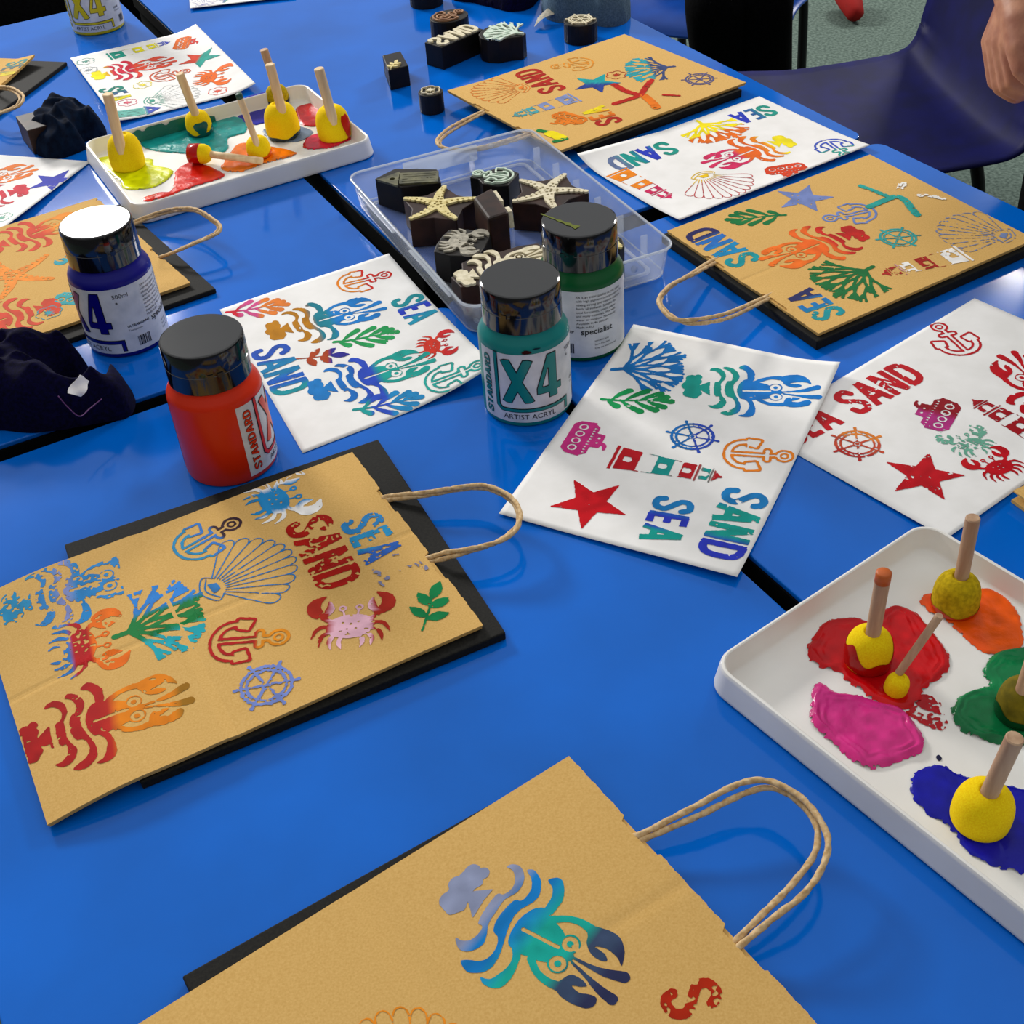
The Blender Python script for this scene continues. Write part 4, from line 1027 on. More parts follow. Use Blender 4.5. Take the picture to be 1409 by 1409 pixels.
c, a = fit_rect([(118, 194), (181, 286), (512, 190), (417, 113)], .024, .312, .230)
c_t1 = c; tr1, T1a, T1b = tray('smaller looking white paint tray at the far left, with yellow and teal paint', c, a, .312, .230)
pA, pB = T(1271.7, 716, .024)[:2], T(984, 913, .024)[:2]
e2 = (pA-pB)/np.linalg.norm(pA-pB); e1 = np.array([e2[1], -e2[0]])
q = T(1016, 934, .024)[:2]-T(1409, 1253, .024)[:2]; q = -q/np.linalg.norm(q); e1 = (e1+q); e1 /= np.linalg.norm(e1); e2 = np.array([-e1[1], e1[0]])
dd = .232; c2 = (pA+pB)/2+e1*(.312/2-.002)
tr2, T2a, T2b = tray('white paint tray in the right foreground, with red, pink, orange, green and blue paint', c2, math.atan2(e1[1], e1[0]), .312, dd)

def puddle(label, px, col, zf=.0042, h=.0016, wear=0., step=1.1, rough=1.6, smooth=True, name='paint_puddle', peak=2.5, seedo=0, ridge=0.):
    """pool of wet paint inside a pixel outline on a tray floor"""
    _seed[0] += 1; sd = _seed[0]+seedo
    P = np.array([T(x, y, zf)[:2]*1000 for x, y in px]); Ps = np.array(catmull(P, 4, True))
    f = Field(Ps[:, 0].min()-5, Ps[:, 0].max()+5, Ps[:, 1].min()-5, Ps[:, 1].max()+5, step)
    F = f.poly(Ps)+rough*(vnoise(f.X, f.Y, 2.6, sd)-.5)*2+rough*.6*(vnoise(f.X, f.Y, 1.2, sd+1)-.5)
    if wear:
        n = .6*vnoise(f.X, f.Y, 2, sd+5)+.4*vnoise(f.X, f.Y, 7, sd+9); F = np.maximum(F, (n-(1-wear*.62))*18)
    V, Fc, E = march(F, f.xs, f.ys, merge=False)
    d = -(f.poly(Ps)); ii = np.clip(((V[:, 0]-f.xs[0])/step).round().astype(int), 0, len(f.xs)-1); jj = np.clip(((V[:, 1]-f.ys[0])/step).round().astype(int), 0, len(f.ys)-1)
    dep = np.clip(d[jj, ii]/peak, 0, 1)
    hh = h*dep**.5*(.6+.5*vnoise(V[:, 0], V[:, 1], 11, sd+7)+.12*vnoise(V[:, 0], V[:, 1], 3, sd+8))
    if ridge:
        dm = d[jj, ii]+5*vnoise(V[:, 0], V[:, 1], 8, sd+17)
        hh = hh+ridge*(np.exp(-((dm-6.5)/1.5)**2)+.7*np.exp(-((dm-11)/1.2)**2))*np.clip(vnoise(V[:, 0], V[:, 1], 14, sd+19)*2.2-.5, 0, 1)
    z = zf+.0002+hh
    n0 = len(V); top = np.column_stack([V/1000, z]); 
    vv = np.vstack([top]); 
    return tag(obj(name, vv, Fc, M['wet'], None, smooth, cols=colours(V, f, col, sd)), label, 'paint')
cv = lambda pts, k, ox, oy: [(ox+x/k, oy+y/k) for x, y in pts]
puddle('yellow paint puddle in the far left tray', cv([(165, 705), (225, 680), (420, 660), (560, 690), (640, 705), (650, 755), (780, 780), (815, 830), (690, 935), (480, 970), (380, 950), (350, 890), (240, 800)], 6.405, 110, 110), '#d9e006')
puddle('large teal paint puddle in the far left tray', [(193, 194), (202, 188), (222, 180), (238, 173), (268, 168), (300, 166), (318, 160), (336, 166), (338, 182), (314, 190), (314, 204), (300, 212), (262, 212), (205, 206)], '#16938f')
puddle('bright red paint puddle at the front of the far left tray', cv([(800, 985), (830, 900), (850, 800), (950, 735), (1010, 720), (1180, 780), (1270, 850), (1080, 920), (900, 980), (700, 1050), (580, 1072), (562, 1040), (700, 995)], 6.405, 110, 110), ['u', '#dd2206', .5, '#cf1a08'])
puddle('orange paint puddle in the far left tray', cv([(30, 1040), (100, 930), (160, 855), (260, 840), (440, 870), (600, 900), (650, 940), (400, 1010), (200, 1080), (60, 1070)], 6.126, 300, 60), '#e8730c')
puddle('dark blue paint puddle at the back of the far left tray', [(327, 166), (333, 138), (352, 130), (372, 128), (378, 150), (370, 166), (352, 172), (338, 170)], '#14149a', h=.001)
puddle('grey paint puddle under the grey stained dauber', cv([(380, 735), (450, 700), (620, 690), (720, 705), (800, 750), (720, 815), (600, 830), (450, 820)], 6.126, 300, 60), '#6a7a90', h=.0008)
puddle('red paint puddle at the back right of the far left tray', cv([(655, 555), (740, 515), (850, 500), (860, 545), (895, 575), (850, 685), (760, 700), (695, 670)], 6.126, 300, 60), '#c40a12')
puddle('crimson paint puddle at the right of the far left tray', cv([(720, 860), (760, 790), (870, 755), (1000, 750), (1140, 770), (1130, 800), (1000, 865), (900, 885), (760, 893)], 6.126, 300, 60), '#cc1038')
puddle('large red paint puddle in the foreground tray', cv([(95, 930), (100, 870), (180, 755), (240, 722), (380, 708), (470, 730), (560, 660), (650, 637), (760, 690), (830, 770), (900, 860), (955, 950), (945, 1020), (880, 1080), (800, 1150), (780, 1210), (700, 1262), (600, 1250), (480, 1200), (400, 1130), (310, 1075), (290, 1035), (200, 1015), (130, 980)], 4.417, 1090, 690), '#c4060f', h=.002, ridge=.0012)
puddle('pink paint puddle in the foreground tray', cv([(120, 190), (128, 110), (180, 92), (270, 150), (400, 165), (520, 205), (650, 240), (740, 330), (800, 430), (800, 500), (720, 540), (570, 590), (440, 605), (330, 530), (200, 420), (115, 340)], 4.417, 1090, 920), ['v', '#d02f80', .6, '#c4287a'], h=.0034, peak=4, ridge=.0022)
puddle('orange paint puddle in the foreground tray', cv([(780, 605), (850, 560), (1000, 620), (1150, 530), (1280, 575), (1370, 680), (1405, 830), (1390, 900), (1240, 930), (1160, 915), (1050, 830), (930, 720), (850, 690)], 4.417, 1090, 690), ['u', '#e85208', .5, '#ee5a0a'])
puddle('green paint puddle in the foreground tray', [(1409+30, 895), (1384, 894), (1362, 907), (1352, 924), (1362, 943), (1340, 950), (1318, 962), (1309, 982), (1322, 1004), (1356, 1020), (1392, 1025), (1430, 1024), (1462, 1000), (1470, 940)], ['v', '#0c6a3a', .5, '#0a7a44'], h=.0026, ridge=.0014)
puddle('dark blue paint puddle in the foreground tray', [(1253, 1077), (1265, 1059), (1294, 1053), (1317, 1065), (1350, 1076), (1409, 1087), (1450, 1115), (1462, 1160), (1430, 1200), (1409, 1203), (1384, 1196), (1350, 1185), (1328, 1171), (1312, 1145), (1296, 1132), (1276, 1120), (1258, 1100)], '#0c0c9c', h=.0016, wear=.1)
puddle('dry streaky red paint patch beside the pink puddle', cv([(700, 262), (790, 165), (880, 185), (900, 260), (950, 335), (870, 375), (740, 310)], 4.417, 1090, 920), '#b40c18', h=.0003, wear=.62, step=.8)
tv = []; tf = []; NS = 40
for i_ in range(NS+1):
    s_ = i_/NS; xx = -.5*.312+.052+s_*.125; hi = .0075+.0125*min(1, 6*s_, 5*(1-s_))*(.8+.25*math.sin(s_*23)+.15*math.sin(s_*51))
    for z in (.0062, (.0062+hi)/2, min(.0222, .0062+hi*.95)):
        p = c_t1+T1a*xx+T1b*(.115-.0046-.0012-(.0222-z)*.15); tv.append((p[0], p[1], z))
for i_ in range(NS):
    for j_ in range(2): a_ = i_*3+j_; tf.append((a_, a_+3, a_+4, a_+1))
tag(obj('paint_smear', tv, tf, M['wet'], None, True, cols=np.tile(lin('#0c6a62'), (len(tv), 1))), 'dark teal paint smeared up the back wall of the far left tray', 'paint')
puddle('teal paint spot on the back wall side of the far left tray', [(199, 181), (205, 177), (210, 180), (206, 184)], '#0d5c50', h=.0008, step=.8, rough=.6)
puddle('small dark blue paint spot above the blue puddle', [(1287, 1042), (1292, 1039), (1296, 1044), (1291, 1047)], '#15153a', h=.0004, step=.6, rough=.5)

# ------------------------------------------------------------------ sponge daubers
def dauber(label, px, rad, hgt, tip, sm='sponge', stain=None, stain_h=.3, stick='stick', sr=.0056, zf=.0056, root=None, tipmat=None, patch=None):
    B = T(*px, zf); t = thing('sponge_dauber', label, 'sponge dauber', B, 'sponge daubers in the paint trays')
    rt = np.array([B[0], B[1], B[2]+hgt*.93]) if root is None else T(*root, zf+hgt*.93)
    P = near_vertical(*tip, rt, .03, .11)
    ax = P-rt; ax /= np.linalg.norm(ax)
    tl = ax*.5+np.array([0, 0, .5]); tl /= np.linalg.norm(tl)
    zx = np.array([0, 0, 1.]); v = np.cross(zx, tl); cth = zx@tl; K = np.array([[0, -v[2], v[1]], [v[2], 0, -v[0]], [-v[1], v[0], 0]])
    Rm = np.eye(3)+K+K@K/(1+cth)
    prof = [(rad*.86, 0), (rad*.96, hgt*.04), (rad, hgt*.16), (rad*1.0, hgt*.42), (rad*.96, hgt*.6), (rad*.86, hgt*.77), (rad*.68, hgt*.9), (rad*.46, hgt*.975), (rad*.34, hgt*.985), (rad*.3, hgt*.95)]
    prof = [(float(p[0]), float(p[1])) for p in catmull(prof, 4)]
    body = autosmooth(MB().lathe(prof, B, 40, Rm).build('sponge', M[sm], t, True), 60)
    if stain:
        h = stain_h
        # paint soaked into the lower sponge: a skin with an uneven upper edge
        n = 40; vv = []; ff = []; zs = [0, .04, .16, .42, .6, .77]
        rows = 9; rr = lambda q: np.interp(q, [0, .04, .16, .42, .6, .77, .9], [.86, .96, 1, 1, .96, .86, .68])
        for j in range(rows+1):
            for k in range(n):
                a = 2*PI*k/n; top = h*(1+.35*math.sin(a*2+1.3)+.2*math.sin(a*5+len(label)))
                q = min(.88, top*j/rows); r = rad*rr(q)*1.012+.0002
                vv.append(Rm@np.array([r*math.cos(a), r*math.sin(a), hgt*q])+B)
        for j in range(rows):
            for k in range(n): ff.append((j*n+k, j*n+(k+1) % n, (j+1)*n+(k+1) % n, (j+1)*n+k))
        o = obj('paint_stain', vv, ff, M['wet'], body, True, cols=np.tile(lin(stain), (len(vv), 1)))
    if patch:
        col, a0, q0, ra, rq = patch; vv = []; ff = []; n = 14
        rr = lambda q: np.interp(q, [0, .04, .16, .42, .6, .77, .9], [.86, .96, 1, 1, .96, .86, .68])
        for j in range(5):
            for k in range(n):
                th = 2*PI*k/n; s = j/4*(1+.2*math.sin(3*th)); a = a0+ra*s*math.cos(th); q = q0+rq*s*math.sin(th); r = rad*rr(q)*1.02+.0004
                vv.append(Rm@np.array([r*math.cos(a), r*math.sin(a), hgt*q])+B)
        for j in range(4):
            for k in range(n): ff.append((j*n+k, j*n+(k+1) % n, (j+1)*n+(k+1) % n, (j+1)*n+k))
        obj('paint_stain', vv, ff, M['wet'], body, True, cols=np.tile(lin(col), (len(vv), 1)))
    st = MB().tube([rt-ax*hgt*.35, rt+(P-rt)*.5, P-ax*.0008, P], [sr, sr, sr, sr*.86], 16).build('wooden_handle', M[stick], t, True); autosmooth(st, 40)
    if tipmat:
        o = MB().tube([P-ax*tipmat[1], P-ax*.0006, P+ax*.0004], [sr*1.04, sr*1.04, sr*.8], 16).build('paint_stain', None, st, True); mm = simple('dried paint '+tipmat[0], tipmat[0], .5); o.data.materials.append(mm)
    return t
dauber('tall dauber standing in the yellow paint', (177.5, 229), .0218, .044, (148, 129), sr=.0066, root=(164, 194))
dauber('dauber standing in the teal paint', (277, 183), .0172, .031, (247, 101), stain='#0c5a58', stain_h=.22, root=(269, 157), patch=('#0c5a58', -1.2, .42, .55, .28))
dauber('slim dauber with a green tip standing in orange paint', (358.5, 214), .0155, .026, (328, 129), stain='#dc5a0c', stain_h=.2, root=(352, 194), sr=.0042, tipmat=('#1a4a3a', .006))
dauber('dark stained dauber in the blue paint, behind a paler one', (384, 142), .0155, .026, (363, 68), sm='spongeold', stain='#0c0c2c', stain_h=.25, stick='stickgrey', root=(381, 122))
dauber('tall dauber with grey stained foot in the far left tray', (391.5, 186), .0222, .044, (371, 88), stain='#22303c', stain_h=.13, root=(387, 149), sr=.0062)
dauber('dauber with a red streak at the right end of the far left tray', (462, 188), .0222, .042, (438.5, 94), root=(455.5, 155), sr=.0064, patch=('#c4220c', -.55, .42, .35, .4))
dauber('dauber standing in the orange paint of the foreground tray', (1313, 834), .0172, .031, (1339, 712), sm='spongeold', stain='#c23408', stain_h=.16, stick='stickgrey', root=(1323, 794), sr=.0052)
dauber('dauber soaked red, standing in red paint', (1193, 910), .0168, .031, (1216.5, 787), stain='#a80a08', stain_h=.52, stick='stickgrey', root=(1201, 873), sr=.0052, tipmat=('#c8601c', .009))
dauber('smallest dauber, leaning in the red paint', (1231, 950), .0083, .0155, (1293, 847), stick='stickgrey', root=(1237, 926), sr=.0029)
dauber('green stained dauber at the right edge of the foreground tray', (1402, 982), .0168, .030, (1436, 862), sm='spongegreen', stain='#06401e', stain_h=.3, stick='stickgrey', root=(1408, 950), sr=.0052)
dauber('dauber standing in the dark blue paint', (1347, 1128), .0188, .031, (1397, 1015), stick='stickgrey', root=(1361, 1092), sr=.0056)
# the dauber lying on its side
B = T(281, 226, .004); E_ = T(361, 222, .010)
t = thing('sponge_dauber', 'dauber lying on its side between red and orange paint', 'sponge dauber', (B[0], B[1], .0044), 'sponge daubers in the paint trays')
ax = np.array([E_[0]-B[0], E_[1]-B[1], 0]); ax /= np.linalg.norm(ax); r0 = .0125
o = np.array([B[0], B[1], .0058+r0])
tl = MB().tube([o-ax*.016, o-ax*.0155, o-ax*.006, o+ax*.004, o+ax*.0095, o+ax*.0125], [r0*.8, r0*.95, r0, r0*.98, r0*.8, r0*.4], 24).build('sponge', M['sponge'], t, True); autosmooth(tl, 50)
obj('paint_stain', *(lambda m: (m.v, m.f))(MB().tube([o-ax*.0165, o-ax*.016, o-ax*.006, o-ax*.001], [r0*.83, r0*.98, r0*1.02, r0*1.015], 24)), M['wet'], tl, True, cols=np.tile(lin('#b40c0a'), (96, 1)))
MB().tube([o+ax*.006, np.array([E_[0], E_[1], .0105])], .0045, 14).build('wooden_handle', M['stick'], t, True)

# ================================================================== clear box of stamp blocks
c, a = fit_rect([(478, 239.5), (640, 427), (934, 337), (727, 177)], .037, .239, .352)
e1 = np.array([math.cos(a), math.sin(a)]); e2 = np.array([-e1[1], e1[0]])
if True:
    w_, d_ = .239, .352
    R = lambda o, r: rrect(c, e1, e2, w_+2*o, d_+2*o, r)
    bx = thing('storage_box', 'clear plastic box lid holding stamp blocks', 'box', (c[0], c[1], 0))
    lo = [(R(-.012, .012), .0004), (R(-.006, .016), .0012), (R(-.0045, .017), .004), (R(-.0042, .017), .006), (R(-.001, .018), .033), (R(-.0008, .018), .0345), (R(.0016, .019), .0352), (R(.0016, .019), .0374), (R(-.0010, .018), .0374), (R(-.0028, .017), .034), (R(-.0062, .016), .004), (R(-.0078, .014), .0022), (R(-.0135, .012), .0020)]
    shell_loops('tray_body', lo, M['clear'], bx)
    MB().tube([np.append(p, .0367) for p in R(.0008, .018)], .0014, 8, closed=True).build('rim', M['clearedge'], bx, True)
    MB().tube([np.append(p, .0020) for p in R(-.006, .016)], .0010, 8, closed=True).build('base_edge', M['clearedge'], bx, True)
    lo = [(R(-.017, .01), .00205), (R(-.017, .01), .0042), (R(-.019, .009), .0048), (R(-.021, .008), .0042), (R(-.021, .008), .00205)]
    n = len(lo[0][0]); v = [(p[0], p[1], z) for P, z in lo for p in P]; f = [(k*n+i, k*n+(i+1) % n, (k+1)*n+(i+1) % n, (k+1)*n+i) for k in range(4) for i in range(n)]
    obj('floor_ridge', v, f, M['clearedge'], bx)
    for k in range(6):
        y = -.13+k*.052; p = c+e1*(w_/2-.0125)+e2*y
        MB().box(p, e1, e2, .0275, .008, .0018, .0045).build('rib', M['clear'], bx)
        p = c-e1*(w_/2-.0125)+e2*y
        if k in (0, 5): MB().box(p, e1, e2, .012, .008, .0022, .0045).build('rib', M['clear'], bx)
    for k in (-1, 1):
        for yy in (-1, 1):
            p = c+e2*yy*(d_/2-.0125)+e1*k*.035; MB().box(p, e1, e2, .022, .0022, .012, .0045).build('rib', M['clear'], bx)
    for yy in (-1, 1):
        o = MB().box(c+e2*yy*(d_/2+.0022)+e1*.0, e1, e2, .020, .098, .0024, .0125).build('latch', M['clearedge'], bx); bevel(o, .001)
        MB().tube([np.append(c+e2*yy*(d_/2+.0008)+e1*.068, .026), np.append(c+e2*yy*(d_/2+.0032)+e1*.068, .026)], .0035, 14).build('snap_stud', M['clear'], bx, True)
    for yy in (-.25, .25):
        o = MB().box(c-e1*(w_/2+.0012)+e2*d_*yy*.9, e1, e2, .0026, .0035, .11, .0295).build('latch', M['clearedge'], bx); bevel(o, .0008)

# ------------------------------------------------------------------ carved stamp blocks
def prism(name, P, z0, z1, mat, parent, bev=.0012, tl=None):
    if np.sum([P[i][0]*P[(i+1) % len(P)][1]-P[(i+1) % len(P)][0]*P[i][1] for i in range(len(P))]) < 0: P = P[::-1]
    n = len(P); v = [(p[0], p[1], z0) for p in P]+[(p[0], p[1], z1) for p in P]
    f = [tuple(range(n))[::-1], tuple(range(n, 2*n))]+[(i, (i+1) % n, (i+1) % n+n, i+n) for i in range(n)]
    o = obj(name, v, f, mat, parent); bevel(o, bev, 2, 30); return o
def relief(parent, f, O, eu, ev, z, h, mat, wear=0, label=None):
    V, Fc, E = march(f.F+.3*(vnoise(f.X, f.Y, 2, 5)-.5), f.xs, f.ys)
    XY = O+V[:, :1]*eu+V[:, 1:]*ev
    if eu[0]*ev[1]-eu[1]*ev[0] < 0: Fc = [q[::-1] for q in Fc]; E = [q[::-1] for q in E]
    n = len(V); vv = np.vstack([np.column_stack([XY, np.full(n, z+h)]), np.column_stack([XY, np.full(n, z)])])
    Fc = list(Fc)+[(b, a, a+n, b+n) for a, b in E]
    return obj('carved_relief', vv, Fc, mat, parent)
def block(label, outline, kind, a, b, h=.038, z0=0., mat='block', rm='relief', flip=-1, step=.8, rh=.0025, outw=None, scale=None, cat='stamp block', L=None):
    """outline: list of top pixels, or a list of millimetre points in the motif frame (outw=True)"""
    zt = z0+h; A = T(*a, zt+rh)[:2]; Bp = T(*b, zt+rh)[:2]
    f = motif(kind, step) if isinstance(kind, str) else kind
    text = kind in ('SAND', 'SEA'); LL = f.w if text else LEN.get(kind, 40) if isinstance(kind, str) else L
    ax = Bp-A; e = ax/np.linalg.norm(ax); k = scale or np.linalg.norm(ax)/LL
    if text: eu, ev = e*k, np.array([-e[1], e[0]])*k*flip
    else: ev, eu = e*k, np.array([e[1], -e[0]])*k*flip
    if outw: P = [A+x*eu+y*ev for x, y in outline]
    else: P = [T(x, y, zt)[:2] for x, y in outline]
    cc = np.mean(P, 0); t = thing('stamp_block', label, 'stamp block', (cc[0], cc[1], z0), 'carved wooden stamp blocks')
    prism('wooden_block', P, z0, zt, M[mat], t)
    relief(t, f, A, eu, ev, zt-.0001, rh, M[rm])
    return t
circ = lambda cx, cy, rx, ry, n=24: [(cx+rx*math.cos(2*PI*k/n), cy+ry*math.sin(2*PI*k/n)) for k in range(n)]
fan = [(-8, -3), (8, -3), (20, 14), (38, 30), (42, 50), (36, 66), (20, 77), (0, 80), (-20, 77), (-36, 66), (-42, 50), (-38, 30), (-20, 14)]
# loose on the far right table
block('block carved with SAND in mirrored letters, loose on the table', [(-4, -2), (100, -2), (100, 42), (-4, 42)], 'SAND', (587, 55), (650, 28), outw=True, scale=.00082, h=.033)
block('block carved with pale coral, beside the SAND block', [(x*.95, y) for x, y in fan], 'coral', (719, 45), (672, 40), outw=True, scale=.00082, h=.034, rm='reliefmint')
block('round block with brown anchor carving, behind the SAND block', circ(0, 29, 31, 36), 'anchor', (600, 26), (632, 14), outw=True, scale=.00085, rm='reliefbrown')
block("round block with a ship's wheel carving, beside the grey cloth", circ(0, 24, 27, 27), 'wheel', (779, 24), (821, 27), outw=True, scale=.00092, h=.029)
block('smallest round block, alone near the kraft bag corner', circ(0, 0, 19, 19), 'flower', (592, 123), (606, 122), outw=True, scale=.00088, h=.027)
block('small four sided block with leaf carving, left of the round one', [(526, 76), (551, 70), (562, 90), (534, 97)], 'leaf', (536, 94), (556, 74), scale=.0006, h=.029, rm='reliefyellow')
block('dark block cut off by the top edge of the picture', circ(0, 24, 27, 27), 'wheel', (564, -28), (600, -28), outw=True, scale=.00098, h=.036, rm='reliefdark')
# in the clear box
zb = .0024
block('beach hut block lying at the back left of the clear box', [(515.6, 245.5), (543.7, 231.5), (601.5, 232.5), (607, 251), (551.5, 257.5)], 'hut', (603, 242), (519, 247), z0=zb, h=.034, scale=.00108, rm='reliefdark', step=1)
star_out = lambda: [((54 if k % 2 == 0 else 36)*math.sin(k*PI/5), (54 if k % 2 == 0 else 36)*math.cos(k*PI/5)) for k in range(10)]
block('starfish block with cream yellow carving, left of the plain brown block', star_out(), 'starfish', (603, 279.3), (610, 259.5), z0=zb, h=.034, outw=True, scale=.00084, mat='blockbrown', rm='reliefyellow')
block('starfish block with white carving, at the back right of the clear box', star_out(), 'starfish', (754.4, 261.5), (779, 237), z0=zb, h=.034, outw=True, scale=.00086, mat='blockbrown', rm='relief')
block('anchor block at the back of the clear box', [(-20, -3), (20, -3), (27, 12), (25, 34), (13, 46), (11, 60), (-11, 60), (-13, 46), (-25, 34), (-27, 12)], 'anchor', (704, 243), (653, 236.5), z0=zb, h=.037, outw=True, scale=.00082, rm='reliefmint')
block('crab block with grey carving, in front of the yellow starfish', [(-30, -2), (-12, -5), (12, -5), (30, -2), (36, 22), (33, 50), (22, 60), (-22, 60), (-33, 50), (-36, 22)], 'crab', (609, 328), (672, 334), z0=zb, h=.034, outw=True, scale=.00082, rm='reliefgrey')
block('lobster block with cream carving, half behind the teal bottle', [(-14, -4), (14, -4), (20, 14), (38, 22), (44, 50), (36, 70), (36, 100), (28, 122), (-28, 122), (-36, 100), (-36, 70), (-44, 50), (-38, 22), (-20, 14)], 'lobster', (631, 384), (738, 350), z0=zb, h=.040, outw=True, scale=.00086, mat='blockbrown')
block('coral block mostly hidden by the green bottle', fan, 'coral', (790, 345), (846, 318), z0=zb, h=.038, outw=True, scale=.00072, rm='reliefyellow')
# the plain block lying on its carved side
P = [T(x, y, .056)[:2] for x, y in ((650.7, 271.5), (676.5, 257.5), (700.6, 291.8), (671.8, 301))]
cc = np.mean(P, 0); t = thing('stamp_block', 'plain brown stamp block turned on its side, in the middle of the clear box', 'stamp block', (cc[0], cc[1], zb), 'carved wooden stamp blocks')
o = prism('wooden_block', P, zb, .056, M['blockbrown'], t, .003)
ev = P[2]-P[1]; nrm = np.array([ev[1], -ev[0]]); nrm /= np.linalg.norm(nrm); nrm = nrm if nrm@(P[2]-P[3]) > 0 else -nrm
def side_relief(lo, hi, s0, s1, th):
    q = []
    for s, z in ((s0, lo), (s1, lo), (s1*.95, hi), (s0*1.2, hi)): p = P[1]+ev*s; q.append((p[0], p[1], z))
    v = q+[(x+nrm[0]*th, y+nrm[1]*th, z) for x, y, z in q]
    return obj('carved_relief', v, [(3, 2, 1, 0), (4, 5, 6, 7), (0, 1, 5, 4), (1, 2, 6, 5), (2, 3, 7, 6), (3, 0, 4, 7)], M['relief'], t)
side_relief(.036, .054, .62, .98, .005); side_relief(.034, .053, .05, .5, .004)
# ================================================================== cloths
def cloth(label, px, h, mat, seed, name='cloth', cat='cloth', fold=.035, step=2.6, z0=.0, R=.045, amp=.5, dirn=.7):
    P = np.array([T(x, y, z0)[:2]*1000 for x, y in px]); Ps = np.array(catmull(P, 5, True))
    f = Field(Ps[:, 0].min()-8, Ps[:, 0].max()+8, Ps[:, 1].min()-8, Ps[:, 1].max()+8, step)
    D = f.poly(Ps); F = D+3*(vnoise(f.X, f.Y, 14, seed)-.5)
    V, Fc, E = march(F, f.xs, f.ys, merge=False)
    x, y = V[:, 0], V[:, 1]; c, s = math.cos(dirn), math.sin(dirn)
    wx = x*c+y*s+22*vnoise(x, y, 40, seed+1); wy = -x*s+y*c+22*vnoise(x, y, 40, seed+2)
    rd = 1-np.abs(2*vnoise(wx, wy*.35, fold*1000*.55, seed+3)-1); rd2 = 1-np.abs(2*vnoise(wx*.5, wy, fold*500, seed+4)-1)
    ii = np.clip(((x-f.xs[0])/step).round().astype(int), 0, len(f.xs)-1); jj = np.clip(((y-f.ys[0])/step).round().astype(int), 0, len(f.ys)-1)
    dep = np.clip(-F[jj, ii]/(R*1000), 0, 1); env = np.sqrt(np.clip(1-(1-dep)**2, 0, 1))
    z = z0+.0006+h*env*((1-amp)+amp*(.65*rd+.35*rd2)+.25*(vnoise(x, y, 60, seed+5)-.5))
    n = len(V); top = np.column_stack([V/1000, z]); bot = np.column_stack([V/1000, np.full(n, z0+.0003)])
    faces = list(Fc)+[tuple(i+n for i in q[::-1]) for q in Fc]+[(a, a+n, b+n, b) for a, b in E]
    faces = list(Fc)+[(b, a, a+n, b+n) for a, b in E]
    o = obj(name, np.vstack([top, bot]), faces, mat, None, True)
    m = o.modifiers.new('smooth', 'SUBSURF'); m.levels = 1; m.render_levels = 1
    return tag(o, label, cat)
blk = thing('stamp_block', 'brown stamp block sticking out from under the dark teal cloth', 'stamp block', T(36, 185, 0), 'carved wooden stamp blocks')
prism('wooden_block', [T(x, y, .034)[:2] for x, y in ((21, 160), (52, 152), (66, 172), (37, 180))], .0002, .034, M['blockbrown'], blk)
cloth('dark teal crumpled cloth beside the far left tray', [(40, 196), (52, 213), (80, 219), (118, 206), (116, 196), (146, 186), (132, 166), (100, 158), (70, 160), (56, 176)], .052, M['teal_cloth'], 21, R=.035)
nv = cloth('navy crumpled cloth with a white tag at the left edge', [(-60, 530), (0, 508), (60, 497), (104, 502), (124, 512), (118, 528), (96, 530), (92, 545), (118, 556), (146, 550), (160, 530), (174, 536), (186, 552), (180, 572), (156, 580), (110, 588), (50, 596), (0, 592), (-60, 600)], .074, M['navy'], 33, R=.05, amp=.45)
A_ = T(93, 541, .054); B_ = T(107, 516, .058); C_ = T(125, 524, .048); D_ = T(111, 546, .042)
tg = MB(); nrm = np.cross(B_-A_, D_-A_); nrm /= np.linalg.norm(nrm); tgv = []
for i in range(7):
    for j in range(5):
        s, t_ = i/6, j/4; p = A_*(1-s)*(1-t_)+B_*s*(1-t_)+C_*s*t_+D_*(1-s)*t_; tgv.append(p+nrm*(.0025*math.sin(s*5)*math.cos(t_*3)))
tgf = [(i*5+j, i*5+j+1, (i+1)*5+j+1, (i+1)*5+j) for i in range(6) for j in range(4)]
n = len(tgv); tgv += [p-nrm*.0006 for p in tgv]; tgf += [tuple(k+n for k in q[::-1]) for q in tgf]
o = obj('care_tag', tgv, tgf, M['paper'], nv, True); o['label'] = 'small white fabric tag'
MB().tube(catmull([T(80, 545, .050), T(95, 562, .040), T(110, 573, .031), T(124, 562, .031), T(140, 549, .031)], 6), .0006, 6).build('stitching', M['stitch'], nv, True)
dn = cloth('grey denim cloth heaped at the far table edge', [(752, 26), (775, 32), (800, 30), (832, 38), (862, 32), (868, 14), (856, -18), (800, -26), (756, -14), (746, 8)], .085, M['denim'], 44, R=.032, fold=.05, amp=.68)
A_ = T(735, 37, .004); B_ = T(762, 20, .012); e_ = np.array([.008, .028, .005])
cu = []; 
for i in range(9):
    s = i/8; p = A_*(1-s)+B_*s+np.array([0, 0, .004*math.sin(PI*s)])
    cu += [p, p+e_*.9]
cf = [(2*i, 2*i+2, 2*i+3, 2*i+1) for i in range(8)]; n = len(cu); cu += [p+np.array([.002, .004, 0]) for p in cu]; cf += [tuple(k+n for k in q[::-1]) for q in cf]+[(2*i+1, 2*i+3, 2*i+3+n, 2*i+1+n) for i in range(8)]
o = obj('cuff', cu, cf, M['reliefgrey'], dn, True); o['label'] = 'turned back grey cuff'
cloth('dark purple cloth at the top edge, behind the coral block', [(622, -2), (655, 5), (700, 16), (732, 10), (742, -16), (700, -40), (630, -36)], .05, M['navy'], 55, R=.04)

